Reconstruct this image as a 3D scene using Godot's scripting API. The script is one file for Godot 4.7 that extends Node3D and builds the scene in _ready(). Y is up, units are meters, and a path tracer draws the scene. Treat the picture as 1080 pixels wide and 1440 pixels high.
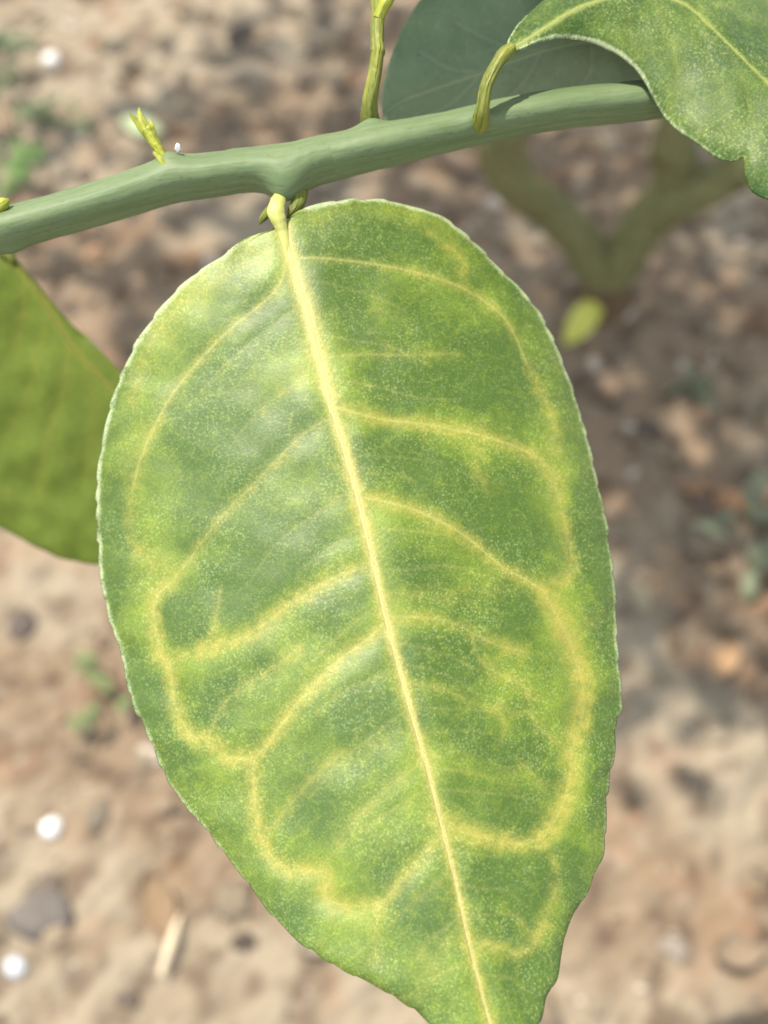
extends Node3D
# A chlorotic citrus leaf hanging from a green twig, seen from above bare soil. Metres; leaf outlines are in millimetres in each leaf's own frame.

var lut := PackedByteArray()
var skin := {}


func _ready() -> void:
	# --- camera, sky, sun, exposure
	var cam := Camera3D.new()
	cam.name = "camera"
	cam.position = Vector3(0.0000, 0.5630, 0.0000)
	cam.rotation_degrees = Vector3(-60, 0, 0)
	var lens := CameraAttributesPhysical.new()
	lens.frustum_focal_length = 25.73
	lens.frustum_focus_distance = 0.149
	lens.exposure_aperture = 8.4
	lens.frustum_near = 0.01
	lens.frustum_far = 400.0
	cam.attributes = lens
	cam.fov = 50.0
	cam.near = 0.01
	cam.far = 400.0
	add_child(cam)
	cam.make_current()
	var env := Environment.new()
	env.background_mode = Environment.BG_SKY
	env.tonemap_mode = Environment.TONE_MAPPER_LINEAR
	env.tonemap_exposure = 2.1
	env.sdfgi_enabled = true
	env.ssao_enabled = true
	env.ssil_enabled = true
	var air := ProceduralSkyMaterial.new()
	air.sky_top_color = Color(0.66, 0.70, 0.74)
	air.sky_horizon_color = Color(0.84, 0.855, 0.86)
	air.sky_curve = 0.2
	air.sky_energy_multiplier = 1.15
	air.ground_bottom_color = Color(0.45, 0.38, 0.32)
	air.ground_horizon_color = Color(0.70, 0.70, 0.68)
	var sky := Sky.new()
	sky.sky_material = air
	env.sky = sky
	var we := WorldEnvironment.new()
	we.name = "sky"
	we.environment = env
	add_child(we)
	var sun := DirectionalLight3D.new()
	sun.name = "sun"
	sun.light_energy = 1.18
	sun.light_color = Color(1.0, 0.965, 0.90)
	sun.light_angular_distance = 0.5
	sun.shadow_enabled = true
	add_child(sun)
	var towards := Vector3(-0.33, 0.915, -0.234).normalized()
	sun.look_at_from_position(towards, Vector3.ZERO, Vector3.FORWARD)

	lut.resize(4097)
	for i in 4097:
		var l := i / 4096.0
		lut[i] = int(clampf((1.055 * pow(l, 1.0 / 2.4) - 0.055) if l > 0.0031308 else 12.92 * l, 0, 1) * 255.0 + 0.5)

	make_ground()
	make_tree()
	make_branch()
	make_litter()


# ---------------------------------------------------------------- helpers
func put(called: String, mesh: Mesh, mat: Material, parent: Node = self) -> MeshInstance3D:
	var o := MeshInstance3D.new()
	o.name = called
	o.mesh = mesh
	o.material_override = mat
	parent.add_child(o, true)
	return o


func under(parent: Node3D, called: String, mesh: Mesh, mat: Material) -> void:
	# a part of a leaf whose shape is given in the twig's axes
	put(called, mesh, mat, parent).transform = parent.transform.affine_inverse()


func thing(called: String, label: String, category: String, at: Vector3, group := "") -> Node3D:
	var o := Node3D.new()
	o.name = called
	o.position = at
	add_child(o, true)
	tag(o, label, category, group)
	return o


func tag(o: Node, label: String, category: String, group := "") -> void:
	o.set_meta("label", label)
	o.set_meta("category", category)
	if group:
		o.set_meta("group", group)


func lin(r: float, g: float, b: float) -> Color:
	return Color(r, g, b).linear_to_srgb()


func plain(c: Color, rough := 0.6, spec := 0.5, back := 0.0) -> StandardMaterial3D:
	var m := StandardMaterial3D.new()
	m.albedo_color = c
	m.roughness = rough
	m.metallic_specular = spec
	if back > 0.0:
		m.backlight_enabled = true
		m.backlight = Color(back, back, back).linear_to_srgb()
	return m


func noise(seed_: int, freq: float, octaves := 1, kind := FastNoiseLite.TYPE_SIMPLEX_SMOOTH) -> FastNoiseLite:
	var n := FastNoiseLite.new()
	n.seed = seed_
	n.frequency = freq
	n.noise_type = kind
	n.fractal_type = FastNoiseLite.FRACTAL_FBM if octaves > 1 else FastNoiseLite.FRACTAL_NONE
	n.fractal_octaves = octaves
	return n


func sm(a: float, b: float, x: float) -> float:
	var t := clampf((x - a) / (b - a), 0.0, 1.0)
	return t * t * (3.0 - 2.0 * t)


func mesh_of(v: PackedVector3Array, uv: PackedVector2Array, idx: PackedInt32Array, col := PackedColorArray()) -> ArrayMesh:
	var n := PackedVector3Array()
	n.resize(v.size())
	for k in range(0, idx.size(), 3):
		var a := idx[k]
		var b := idx[k + 1]
		var c := idx[k + 2]
		var f := (v[c] - v[a]).cross(v[b] - v[a])
		n[a] += f
		n[b] += f
		n[c] += f
	for k in n.size():
		n[k] = n[k].normalized() if n[k].length_squared() > 0.0 else Vector3.UP
	var arr := []
	arr.resize(Mesh.ARRAY_MAX)
	arr[Mesh.ARRAY_VERTEX] = v
	arr[Mesh.ARRAY_NORMAL] = n
	arr[Mesh.ARRAY_INDEX] = idx
	if uv.size():
		arr[Mesh.ARRAY_TEX_UV] = uv
	if col.size():
		arr[Mesh.ARRAY_COLOR] = col
	var m := ArrayMesh.new()
	m.add_surface_from_arrays(Mesh.PRIMITIVE_TRIANGLES, arr)
	return m


func spline3(p: Array, r: Array, per: int) -> Array:
	var op := PackedVector3Array()
	var orad := PackedFloat32Array()
	for i in p.size() - 1:
		var a: Vector3 = p[maxi(i - 1, 0)]
		var b: Vector3 = p[i]
		var c: Vector3 = p[i + 1]
		var d: Vector3 = p[mini(i + 2, p.size() - 1)]
		for k in per:
			var t := k / float(per)
			op.append(b.cubic_interpolate(c, a, d, t))
			var e := t * t * (3.0 - 2.0 * t)
			orad.append(lerpf(r[i], r[i + 1], e))
	op.append(p[-1])
	orad.append(r[-1])
	return [op, orad]


# a round or ridged stem along a smooth line; flat squeezes it along its side axis, lobes gives it ridges
func tube(p: Array, r: Array, per := 6, sides := 20, lobes := 0, depth := 0.0, rough := 0.0, seed_ := 1, flat := 1.0, rfreq := 900.0, swell := []) -> ArrayMesh:
	var s := spline3(p, r, per)
	var q: PackedVector3Array = s[0]
	var rad: PackedFloat32Array = s[1]
	var nz := noise(seed_, rfreq, 2)
	var v := PackedVector3Array()
	var uv := PackedVector2Array()
	var idx := PackedInt32Array()
	var side := Vector3.ZERO
	var along := 0.0
	for i in q.size():
		var dir := (q[mini(i + 1, q.size() - 1)] - q[maxi(i - 1, 0)]).normalized()
		if i == 0:
			# first side axis faces up and towards the viewer
			side = Vector3(0, 0.87, 0.5)
		else:
			along += q[i].distance_to(q[i - 1])
		side = (side - dir * side.dot(dir)).normalized()
		var other := dir.cross(side)
		for k in sides + 1:
			var a := TAU * k / sides
			var w := 1.0
			if lobes > 0:
				w += depth * (cos(3.0 * (a - 0.18)) if lobes == 3 else pow(absf(cos(a * lobes * 0.5 + along * 9.0)), 3.0) - 0.4)
			var off := side * cos(a) * flat + other * sin(a)
			var at := q[i] + off * rad[i] * w
			if rough > 0.0:
				at += off * rad[i] * rough * nz.get_noise_3dv(q[i] + off * rad[i])
			# swellings where something grows out of the stem: [centre, push, reach]
			for b in swell:
				at += b[1] * exp(-at.distance_squared_to(b[0]) / (b[2] * b[2]))
			v.append(at)
			uv.append(Vector2(k / float(sides), along * 20.0))
	var row := sides + 1
	for i in q.size() - 1:
		for k in sides:
			var a := i * row + k
			idx.append_array([a, a + 1, a + row, a + 1, a + row + 1, a + row])
	for e in 2:
		var i := 0 if e == 0 else q.size() - 1
		var dir := (q[1] - q[0]) if e == 0 else (q[-1] - q[-2])
		v.append(q[i] + dir.normalized() * rad[i] * (-0.5 if e == 0 else 0.5))
		uv.append(Vector2(0.5, along * 20.0 * e))
		var c := v.size() - 1
		for k in sides:
			var a := i * row + k
			if e == 0:
				idx.append_array([c, a + 1, a])
			else:
				idx.append_array([c, a, a + 1])
	return mesh_of(v, uv, idx)


func blended(list: Array) -> ArrayMesh:
	# several closed stems joined into one mesh
	var st := SurfaceTool.new()
	st.begin(Mesh.PRIMITIVE_TRIANGLES)
	for m in list:
		st.append_from(m, 0, Transform3D.IDENTITY)
	return st.commit()


func smooth2(p: Array, per: int) -> PackedVector2Array:
	var o := PackedVector2Array()
	for i in p.size() - 1:
		var a: Vector2 = p[maxi(i - 1, 0)]
		var b: Vector2 = p[i]
		var c: Vector2 = p[i + 1]
		var d: Vector2 = p[mini(i + 2, p.size() - 1)]
		for k in per:
			o.append(b.cubic_interpolate(c, a, d, k / float(per)))
	o.append(p[-1])
	return o


func even(p: PackedVector2Array, n: int, ease := 0.0) -> PackedVector2Array:
	# n + 1 points at even arc length
	var sum := PackedFloat32Array([0.0])
	for i in range(1, p.size()):
		sum.append(sum[-1] + p[i].distance_to(p[i - 1]))
	var o := PackedVector2Array()
	var j := 0
	for i in n + 1:
		var want := sum[-1] * i / float(n)
		while j < p.size() - 2 and sum[j + 1] < want:
			j += 1
		o.append(p[j].lerp(p[j + 1], clampf((want - sum[j]) / maxf(sum[j + 1] - sum[j], 1e-6), 0, 1)))
	return o


# lay a soft line into a grid of numbers; the largest value stays
func splat(buf: PackedFloat32Array, w: int, h: int, p: PackedVector2Array, s0: float, s1: float, strength: float, k0: float, k1: float) -> void:
	var n := p.size() - 1
	for i in n:
		var a := p[i]
		var b := p[i + 1]
		var t := (i + 0.5) / n
		var sg := lerpf(s0, s1, t)
		var st := strength * lerpf(k0, k1, t)
		var m := sg * 2.4
		var x0 := maxi(0, int(minf(a.x, b.x) - m))
		var x1 := mini(w - 1, int(maxf(a.x, b.x) + m) + 1)
		var y0 := maxi(0, int(minf(a.y, b.y) - m))
		var y1 := mini(h - 1, int(maxf(a.y, b.y) + m) + 1)
		var d := b - a
		var l2 := maxf(d.length_squared(), 1e-6)
		var q := -0.5 / (sg * sg)
		for y in range(y0, y1 + 1):
			for x in range(x0, x1 + 1):
				var e := Vector2(x - a.x, y - a.y)
				var u := clampf(e.dot(d) / l2, 0.0, 1.0)
				var g := st * exp((e - d * u).length_squared() * q)
				var at := y * w + x
				if g > buf[at]:
					buf[at] = g


# One leaf blade: a closed sheet with thickness, its own computed colour and relief, and a raised midrib as its child.
func leaf_blade(parent: Node3D, at: Transform3D, d: Dictionary) -> MeshInstance3D:
	var mid := smooth2(d.mid, 8)
	var lef := smooth2(d.left, 6)
	var rig := smooth2(d.right, 6)
	var px: float = d.px # texels per mm
	var lo := Vector2(1e9, 1e9)
	var hi := -lo
	for l in [lef, rig]:
		for q in l:
			lo = lo.min(q)
			hi = hi.max(q)
	lo -= Vector2(2, 2)
	hi += Vector2(2, 2)
	var w := int((hi.x - lo.x) * px)
	var h := int((hi.y - lo.y) * px)
	var hw := (w + 1) / 2
	var hh := (h + 1) / 2
	var halo := PackedFloat32Array()
	halo.resize(hw * hh)
	var line := PackedFloat32Array()
	line.resize(w * h)
	var rim := PackedFloat32Array()
	rim.resize(hw * hh)
	var tex := func(l: PackedVector2Array, k: float) -> PackedVector2Array:
		var o := PackedVector2Array()
		for q in l:
			o.append((q - lo) * k)
		return o
	for v in d.veins:
		var q := smooth2(v[3], 3)
		var fine: PackedVector2Array = tex.call(q, px)
		var coarse: PackedVector2Array = tex.call(q, px * 0.5)
		splat(halo, hw, hh, coarse, v[1] * px * 0.5, v[1] * px * 0.5, v[0], 1.0, 1.0)
		if v[2] > 0.0:
			splat(line, w, h, fine, 0.17 * px, 0.13 * px, v[2], 1.0, 0.75)
	var mr: PackedVector2Array = tex.call(mid, px * 0.5)
	splat(halo, hw, hh, mr, d.mid_halo * px * 0.5, d.mid_halo * 0.55 * px * 0.5, 0.85, 1.0, 0.9)
	splat(line, w, h, tex.call(mid, px), d.mid_line * px, d.mid_line * 0.16 * px, 1.1, 1.0, 0.75)
	splat(rim, hw, hh, tex.call(lef.slice(int(lef.size() * 0.07)), px * 0.5), d.rim * px * 0.5, d.rim * 0.35 * px * 0.5, 1.0, 1.15, 0.0)
	splat(rim, hw, hh, tex.call(rig.slice(int(rig.size() * 0.05)), px * 0.5), d.rim * px * 0.5, d.rim * 0.35 * px * 0.5, 1.0, 1.15, 0.0)

	# short pale ticks all over the skin, thicker in some places
	var ticks := PackedFloat32Array()
	ticks.resize(w * h)
	var rt := RandomNumberGenerator.new()
	rt.seed = int(d.seed) * 13 + 1
	var n_dense := noise(int(d.seed) + 20, 0.09, 3)
	for i in int((hi.x - lo.x) * (hi.y - lo.y) * 7.0):
		var p := Vector2(rt.randf() * w, rt.randf() * h)
		var a := rt.randf() * PI
		var reach := rt.randf_range(0.0, 0.11) * px
		var st := (0.25 + 0.75 * pow(rt.randf(), 2.0)) * clampf(0.65 + 0.9 * n_dense.get_noise_2d(p.x / px, p.y / px), 0.15, 1.0)
		var e := Vector2(cos(a), sin(a)) * reach
		splat(ticks, w, h, PackedVector2Array([p - e, p + e]), 0.055 * px, 0.055 * px, st, 1.0, 1.0)
	# the thin brown furrow that runs beside the midrib
	var furrow := PackedFloat32Array()
	furrow.resize(w * h)
	if d.furrow > 0.0:
		var fl := PackedVector2Array()
		for i in range(int(mid.size() * 0.30), mid.size()):
			fl.append(mid[i] + Vector2(-lerpf(0.50, 0.20, i / float(mid.size())), 0.0))
		splat(furrow, w, h, tex.call(fl, px), 0.10 * px, 0.07 * px, d.furrow, 0.6, 1.0)
	# the same lines spread wide: the leaf is paler round its veins
	var wide := Image.create_from_data(hw, hh, false, Image.FORMAT_RF, halo.to_byte_array())
	wide.resize(maxi(4, hw / 16), maxi(4, hh / 16), Image.INTERPOLATE_LANCZOS)
	wide.resize(maxi(4, hw / 32), maxi(4, hh / 32), Image.INTERPOLATE_BILINEAR)
	wide.resize(hw, hh, Image.INTERPOLATE_CUBIC)
	var wash := wide.get_data().to_float32_array()
	var mids := Image.create_from_data(hw, hh, false, Image.FORMAT_RF, halo.to_byte_array())
	mids.resize(maxi(4, hw / 8), maxi(4, hh / 8), Image.INTERPOLATE_LANCZOS)
	mids.resize(maxi(4, int(hw / (px * 0.9))), maxi(4, int(hh / (px * 0.9))), Image.INTERPOLATE_BILINEAR)
	mids.resize(hw, hh, Image.INTERPOLATE_CUBIC)
	var puff := mids.get_data().to_float32_array()

	# colour and relief
	var sd: int = d.seed
	var n_low := noise(sd, 0.055, 3)
	var n_mid := noise(sd + 1, 0.35, 3)
	var n_warp := noise(sd + 2, 0.5, 2)
	var n_net := noise(sd + 3, 0.16, 2, FastNoiseLite.TYPE_CELLULAR)
	n_net.cellular_return_type = FastNoiseLite.RETURN_DISTANCE2_SUB
	n_net.domain_warp_enabled = true
	n_net.domain_warp_amplitude = 3.0
	n_net.domain_warp_frequency = 0.2
	var n_fine := noise(sd + 15, 0.42, 1, FastNoiseLite.TYPE_CELLULAR)
	n_fine.cellular_return_type = FastNoiseLite.RETURN_DISTANCE2_SUB
	n_fine.domain_warp_enabled = true
	n_fine.domain_warp_amplitude = 1.6
	n_fine.domain_warp_frequency = 0.5
	var n_grain := noise(sd + 4, 2.6, 2)
	var n_cell := noise(sd + 5, 3.4, 1, FastNoiseLite.TYPE_CELLULAR)
	n_cell.cellular_return_type = FastNoiseLite.RETURN_DISTANCE
	var n_tick := noise(sd + 6, 2.1, 1)
	var n_pit := noise(sd + 7, 1.5, 1, FastNoiseLite.TYPE_CELLULAR)
	n_pit.cellular_return_type = FastNoiseLite.RETURN_DISTANCE
	var n_pitarea := noise(sd + 8, 0.05, 2)
	var ca: Color = d.dark
	var cb: Color = d.light
	var cy: Color = d.yellow
	var cl: Color = d.line
	var ce: Color = d.edge
	var bytes := PackedByteArray()
	bytes.resize(w * h * 3)
	var relief := PackedByteArray()
	relief.resize(w * h)
	var speck: float = d.speck
	var mot: float = d.mottle
	# greener islands left between the veins; the one by the upper midrib is painted shade
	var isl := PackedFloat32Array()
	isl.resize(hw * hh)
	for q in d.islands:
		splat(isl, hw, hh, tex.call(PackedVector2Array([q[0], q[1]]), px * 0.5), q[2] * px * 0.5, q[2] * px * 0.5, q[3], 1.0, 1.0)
	var inv := 1.0 / px
	for y in h:
		var fy := minf(y * 0.5, hh - 1.001)
		var iy := int(fy)
		fy -= iy
		var my := lo.y + y * inv
		for x in w:
			var fx := minf(x * 0.5, hw - 1.001)
			var ix := int(fx)
			fx -= ix
			var i := iy * hw + ix
			var ha := (halo[i] * (1.0 - fx) + halo[i + 1] * fx) * (1.0 - fy) + (halo[i + hw] * (1.0 - fx) + halo[i + hw + 1] * fx) * fy
			var ri := (rim[i] * (1.0 - fx) + rim[i + 1] * fx) * (1.0 - fy) + (rim[i + hw] * (1.0 - fx) + rim[i + hw + 1] * fx) * fy
			var mx := lo.x + x * inv
			var li := line[y * w + x]
			var nl := n_low.get_noise_2d(mx, my)
			var nm := n_mid.get_noise_2d(mx, my)
			var ng := n_grain.get_noise_2d(mx, my)
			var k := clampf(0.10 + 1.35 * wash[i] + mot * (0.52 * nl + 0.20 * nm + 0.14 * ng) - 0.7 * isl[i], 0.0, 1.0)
			var r := lerpf(ca.r, cb.r, k)
			var g := lerpf(ca.g, cb.g, k)
			var b := lerpf(ca.b, cb.b, k)
			# faint net of small veins, then the yellow bands along the veins
			var net := 0.20 * sm(0.28, 0.0, n_net.get_noise_2d(mx, my) + 1.0) * (0.6 + nl)
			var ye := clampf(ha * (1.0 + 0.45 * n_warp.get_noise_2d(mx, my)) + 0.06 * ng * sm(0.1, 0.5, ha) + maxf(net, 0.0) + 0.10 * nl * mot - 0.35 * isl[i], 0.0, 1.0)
			ye = ye * ye * (2.2 - 1.2 * ye) if ye < 1.0 else 1.0
			r = lerpf(r, cy.r, ye)
			g = lerpf(g, cy.g, ye)
			b = lerpf(b, cy.b, ye)
			var lk := clampf(li * (1.0 + 0.3 * ng), 0.0, 1.0)
			r = lerpf(r, cl.r, lk)
			g = lerpf(g, cl.g, lk)
			b = lerpf(b, cl.b, lk)
			var rk := clampf(ri * (0.85 + 0.4 * ng + 0.5 * nm + 0.4 * nl), 0.0, 1.0)
			rk = sm(0.15, 0.9, rk) * 0.9
			r = lerpf(r, ce.r, rk)
			g = lerpf(g, ce.g, rk)
			b = lerpf(b, ce.b, rk)
			var fine_net := sm(0.16, 0.0, n_fine.get_noise_2d(mx, my) + 1.0) * (0.55 + 0.6 * nm)
			r += 0.050 * fine_net * (1.0 - ye)
			g += 0.047 * fine_net * (1.0 - ye)
			# pale flecks of the skin, and sparse dark pits
			var cell := n_cell.get_noise_2d(mx, my)
			var tick := n_tick.get_noise_2d(mx * 1.9 + my * 0.5, my * 0.9 - mx * 0.4)
			var sp := speck * (ticks[y * w + x] * 1.15 + sm(0.35, 0.8, tick) * 0.25) * (1.0 - 0.7 * lk)
			var dk := 1.0 + speck * 0.15 * ng + speck * 0.12 * cell
			r = (r * dk) + 0.15 * sp
			g = (g * dk) + 0.17 * sp
			b = (b * dk) + 0.09 * sp
			var pit := sm(-0.93, -0.99, n_pit.get_noise_2d(mx, my)) * sm(0.0, 0.3, n_pitarea.get_noise_2d(mx, my)) * 0.6
			r *= 1.0 - pit
			g *= 1.0 - pit
			b *= 1.0 - pit
			var fu := furrow[y * w + x] * clampf(0.8 + 1.2 * nm, 0.1, 1.0)
			r = lerpf(r, 0.17, fu)
			g = lerpf(g, 0.12, fu)
			b = lerpf(b, 0.03, fu)
			var o := (y * w + x) * 3
			bytes[o] = lut[int(clampf(r, 0, 1) * 4096.0)]
			bytes[o + 1] = lut[int(clampf(g, 0, 1) * 4096.0)]
			bytes[o + 2] = lut[int(clampf(b, 0, 1) * 4096.0)]
			relief[y * w + x] = int(clampf(0.45 + 0.10 * ng - 0.10 * cell * 0.6 + 0.12 * sp + 0.12 * lk + 0.12 * nm + 0.10 * fine_net - 0.3 * pit - 0.25 * fu, 0, 1) * 255.0)
	var m := StandardMaterial3D.new()
	m.albedo_texture = ImageTexture.create_from_image(Image.create_from_data(w, h, false, Image.FORMAT_RGB8, bytes))
	m.roughness = d.rough
	m.metallic_specular = d.spec
	m.backlight_enabled = true
	var bk: float = d.back
	m.backlight = Color(bk, bk, bk).linear_to_srgb()
	m.heightmap_enabled = true
	m.heightmap_texture = ImageTexture.create_from_image(Image.create_from_data(w, h, false, Image.FORMAT_L8, relief))
	m.heightmap_scale = d.bump
	m.texture_repeat = false

	# the sheet
	var rows: int = d.rows
	var cols: int = d.cols
	var ml := even(mid, rows)
	var le := even(lef, rows)
	var re := even(rig, rows)
	var rng := RandomNumberGenerator.new()
	rng.seed = sd * 77 + 5
	if d.teeth > 0.0:
		crenate(le, d.teeth, rng, 1.0)
		crenate(re, d.teeth, rng, -1.0)
	var sh: Array = d.shape
	var xs := PackedFloat32Array()
	for c in range(-cols, cols + 1):
		var s := c / float(cols)
		xs.append(signf(s) * (1.0 - pow(1.0 - absf(s), 1.35)))
	var n := xs.size()
	var ring := 2 * n
	var v := PackedVector3Array()
	var uv := PackedVector2Array()
	var idx := PackedInt32Array()
	var thick: float = d.thick
	var nb := noise(sd + 9, 0.07, 2)
	var nw := noise(sd + 10, 0.09, 2)
	for i in rows + 1:
		var t := i / float(rows)
		var taper := minf(1.0, minf(t, 1.0 - t) * 40.0 + 0.02)
		var top := PackedVector3Array()
		var tuv := PackedVector2Array()
		for c in n:
			var s := xs[c]
			var e := le[i] if s < 0.0 else re[i]
			var q := ml[i].lerp(e, absf(s))
			var wd := ml[i].distance_to(e)
			# sideways distance from the midrib at this height
			var jm := mini(i, rows - 1)
			while jm > 0 and ml[jm].y < q.y:
				jm -= 1
			while jm < rows - 1 and ml[jm + 1].y > q.y:
				jm += 1
			var k1 := ml[jm + 1]
			var dd := q.x - lerpf(ml[jm].x, k1.x, clampf((ml[jm].y - q.y) / maxf(ml[jm].y - k1.y, 1e-4), 0.0, 1.0))
			var dx := absf(dd)
			var z: float = -sh[4] * q.y * q.y * 1e-3 - (sh[0] if dd < 0.0 else sh[1]) * (sqrt(dx * dx + 1.0) - 1.0) - (sh[2] if dd < 0.0 else sh[3]) * dx * dx * 1e-3 + sh[5] * dd * q.y * 1e-3
			var u := (q - lo) * px
			var hx := clampi(int(u.x * 0.5), 0, hw - 1)
			var hy := clampi(int(u.y * 0.5), 0, hh - 1)
			var inner := minf(1.0, (1.0 - absf(s)) * 5.0)
			z -= (d.sink * halo[hy * hw + hx] + d.puff * puff[hy * hw + hx]) * inner
			z += d.bulge * nb.get_noise_2d(q.x, q.y) * minf(1.0, dx * 0.2)
			z += d.wave * nw.get_noise_2d(q.x * 0.6 + 40.0, q.y) * s * s * minf(1.0, wd * 0.1)
			z -= d.roll * pow(absf(s), 14.0) * minf(1.0, wd * 0.08)
			top.append(Vector3(q.x, q.y, z))
			tuv.append(Vector2(u.x / w, u.y / h))
		for c in n:
			v.append(top[c] * 0.001)
			uv.append(tuv[c])
		for c in range(n - 1, -1, -1):
			var at_edge := 1.0 if c == 0 or c == n - 1 else 0.0
			var q := top[c] - Vector3(0, 0, thick * taper)
			if at_edge > 0.0:
				q.z = top[c].z - thick * 0.5 * taper
				q.x += (0.14 if c > 0 else -0.14) * taper
			v.append(q * 0.001)
			uv.append(tuv[c])
	for i in rows:
		for c in ring:
			var a := i * ring + c
			var b := i * ring + (c + 1) % ring
			idx.append_array([a, b, a + ring, b, b + ring, a + ring])
	var blade := put(d.called if d.has("called") else "leaf", mesh_of(v, uv, idx), m, parent)
	blade.transform = at

	# the midrib: a low ridge lying in the groove
	var mv := PackedVector3Array()
	var muv := PackedVector2Array()
	var mi := PackedInt32Array()
	var steps := 11
	for i in rows + 1:
		var t := i / float(rows)
		var hwid := lerpf(d.rib, d.rib * 0.2, pow(t, 0.55))
		var tall: float = hwid * d.rib_tall
		var dir := (ml[mini(i + 1, rows)] - ml[maxi(i - 1, 0)]).normalized()
		var side := Vector2(dir.y, -dir.x)
		if side.x < 0.0:
			side = -side
		var u := (ml[i] - lo) * px
		var at_mid := clampi(int(u.y * 0.5), 0, hh - 1) * hw + clampi(int(u.x * 0.5), 0, hw - 1)
		var hz: float = -sh[4] * ml[i].y * ml[i].y * 1e-3 - d.sink * halo[at_mid] - d.puff * puff[at_mid]
		for k in steps:
			var a := lerpf(-1.0, 1.0, k / float(steps - 1))
			var q := ml[i] + side * a * hwid
			mv.append(Vector3(q.x, q.y, hz + tall * (pow(1.0 - a * a, 0.8) - 0.45) + 0.04 * n_grain.get_noise_2d(q.x * 0.5, q.y * 0.3)) * 0.001)
			muv.append(Vector2(k / float(steps - 1), t * rows * 0.02))
	for i in rows:
		for k in steps - 1:
			var a := i * steps + k
			mi.append_array([a, a + 1, a + steps, a + 1, a + steps + 1, a + steps])
	put("midrib", mesh_of(mv, muv, mi), d.rib_mat, blade)
	return blade


# shallow rounded teeth: each swells outwards and ends in a small step
func crenate(e: PackedVector2Array, amount: float, rng: RandomNumberGenerator, sgn: float) -> void:
	var n := e.size()
	var src := e.duplicate()
	var pos := 0.0
	var length := rng.randf_range(3.0, 5.5)
	var tall := rng.randf_range(0.5, 1.0)
	for i in range(1, n - 1):
		pos += src[i].distance_to(src[i - 1])
		if pos > length:
			pos = 0.0
			length = rng.randf_range(2.2, 5.8)
			tall = rng.randf_range(0.25, 1.0)
		var u := pos / length
		var shape := sin(minf(u * 0.62, 0.62) * PI) if u < 0.86 else sin(0.62 * 0.86 * PI) * (1.0 - sm(0.86, 1.0, u))
		var dir := (src[i + 1] - src[i - 1]).normalized()
		var out := Vector2(-dir.y, dir.x) * -sgn
		var fade := minf(1.0, minf(i, n - 1 - i) / (n * 0.06))
		e[i] = src[i] + out * amount * tall * (shape - 0.5) * fade


func streaky(c0: Color, c1: Color, seed_: int, fu: float, fv: float, rough: float, spec: float, bump: float, dots := 0.0, dotc := Color.BLACK) -> StandardMaterial3D:
	# long streaks along a stem, with a few small dots
	var n := noise(seed_, 1.0, 4)
	var nd := noise(seed_ + 3, 1.0, 1, FastNoiseLite.TYPE_CELLULAR)
	nd.cellular_return_type = FastNoiseLite.RETURN_DISTANCE
	var w := 256
	var h := 512
	var by := PackedByteArray()
	by.resize(w * h * 3)
	var rl := PackedByteArray()
	rl.resize(w * h)
	for y in h:
		for x in w:
			var a := TAU * x / w
			var p := Vector3(cos(a) * fu, sin(a) * fu, y / float(h) * fv)
			var k := clampf(0.5 + 0.75 * n.get_noise_3dv(p) + 0.25 * n.get_noise_3d(p.x * 3.0, p.y * 3.0, p.z * 9.0), 0, 1)
			var c := c0.lerp(c1, k)
			var dt := dots * sm(-0.80, -0.95, nd.get_noise_3d(p.x * 2.5, p.y * 2.5, p.z * 6.0))
			c = c.lerp(dotc, dt)
			var o := (y * w + x) * 3
			by[o] = lut[int(clampf(c.r, 0, 1) * 4096.0)]
			by[o + 1] = lut[int(clampf(c.g, 0, 1) * 4096.0)]
			by[o + 2] = lut[int(clampf(c.b, 0, 1) * 4096.0)]
			rl[y * w + x] = int(clampf(k - 0.2 * dt, 0, 1) * 255.0)
	var m := StandardMaterial3D.new()
	m.albedo_texture = ImageTexture.create_from_image(Image.create_from_data(w, h, false, Image.FORMAT_RGB8, by))
	m.roughness = rough
	m.metallic_specular = spec
	m.heightmap_enabled = true
	m.heightmap_texture = ImageTexture.create_from_image(Image.create_from_data(w, h, false, Image.FORMAT_L8, rl))
	m.heightmap_scale = bump
	return m


# ---------------------------------------------------------------- the ground
func soil_height(x: float, z: float) -> float:
	var a: FastNoiseLite = skin.s1
	var b: FastNoiseLite = skin.s2
	var c: FastNoiseLite = skin.s3
	var near := exp(-(x * x + (z + 0.5) * (z + 0.5)) / 4.0)
	return 0.010 * a.get_noise_2d(x, z) + (0.0055 * b.get_noise_2d(x, z) + 0.0035 * c.get_noise_2d(x, z)) * near


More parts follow.
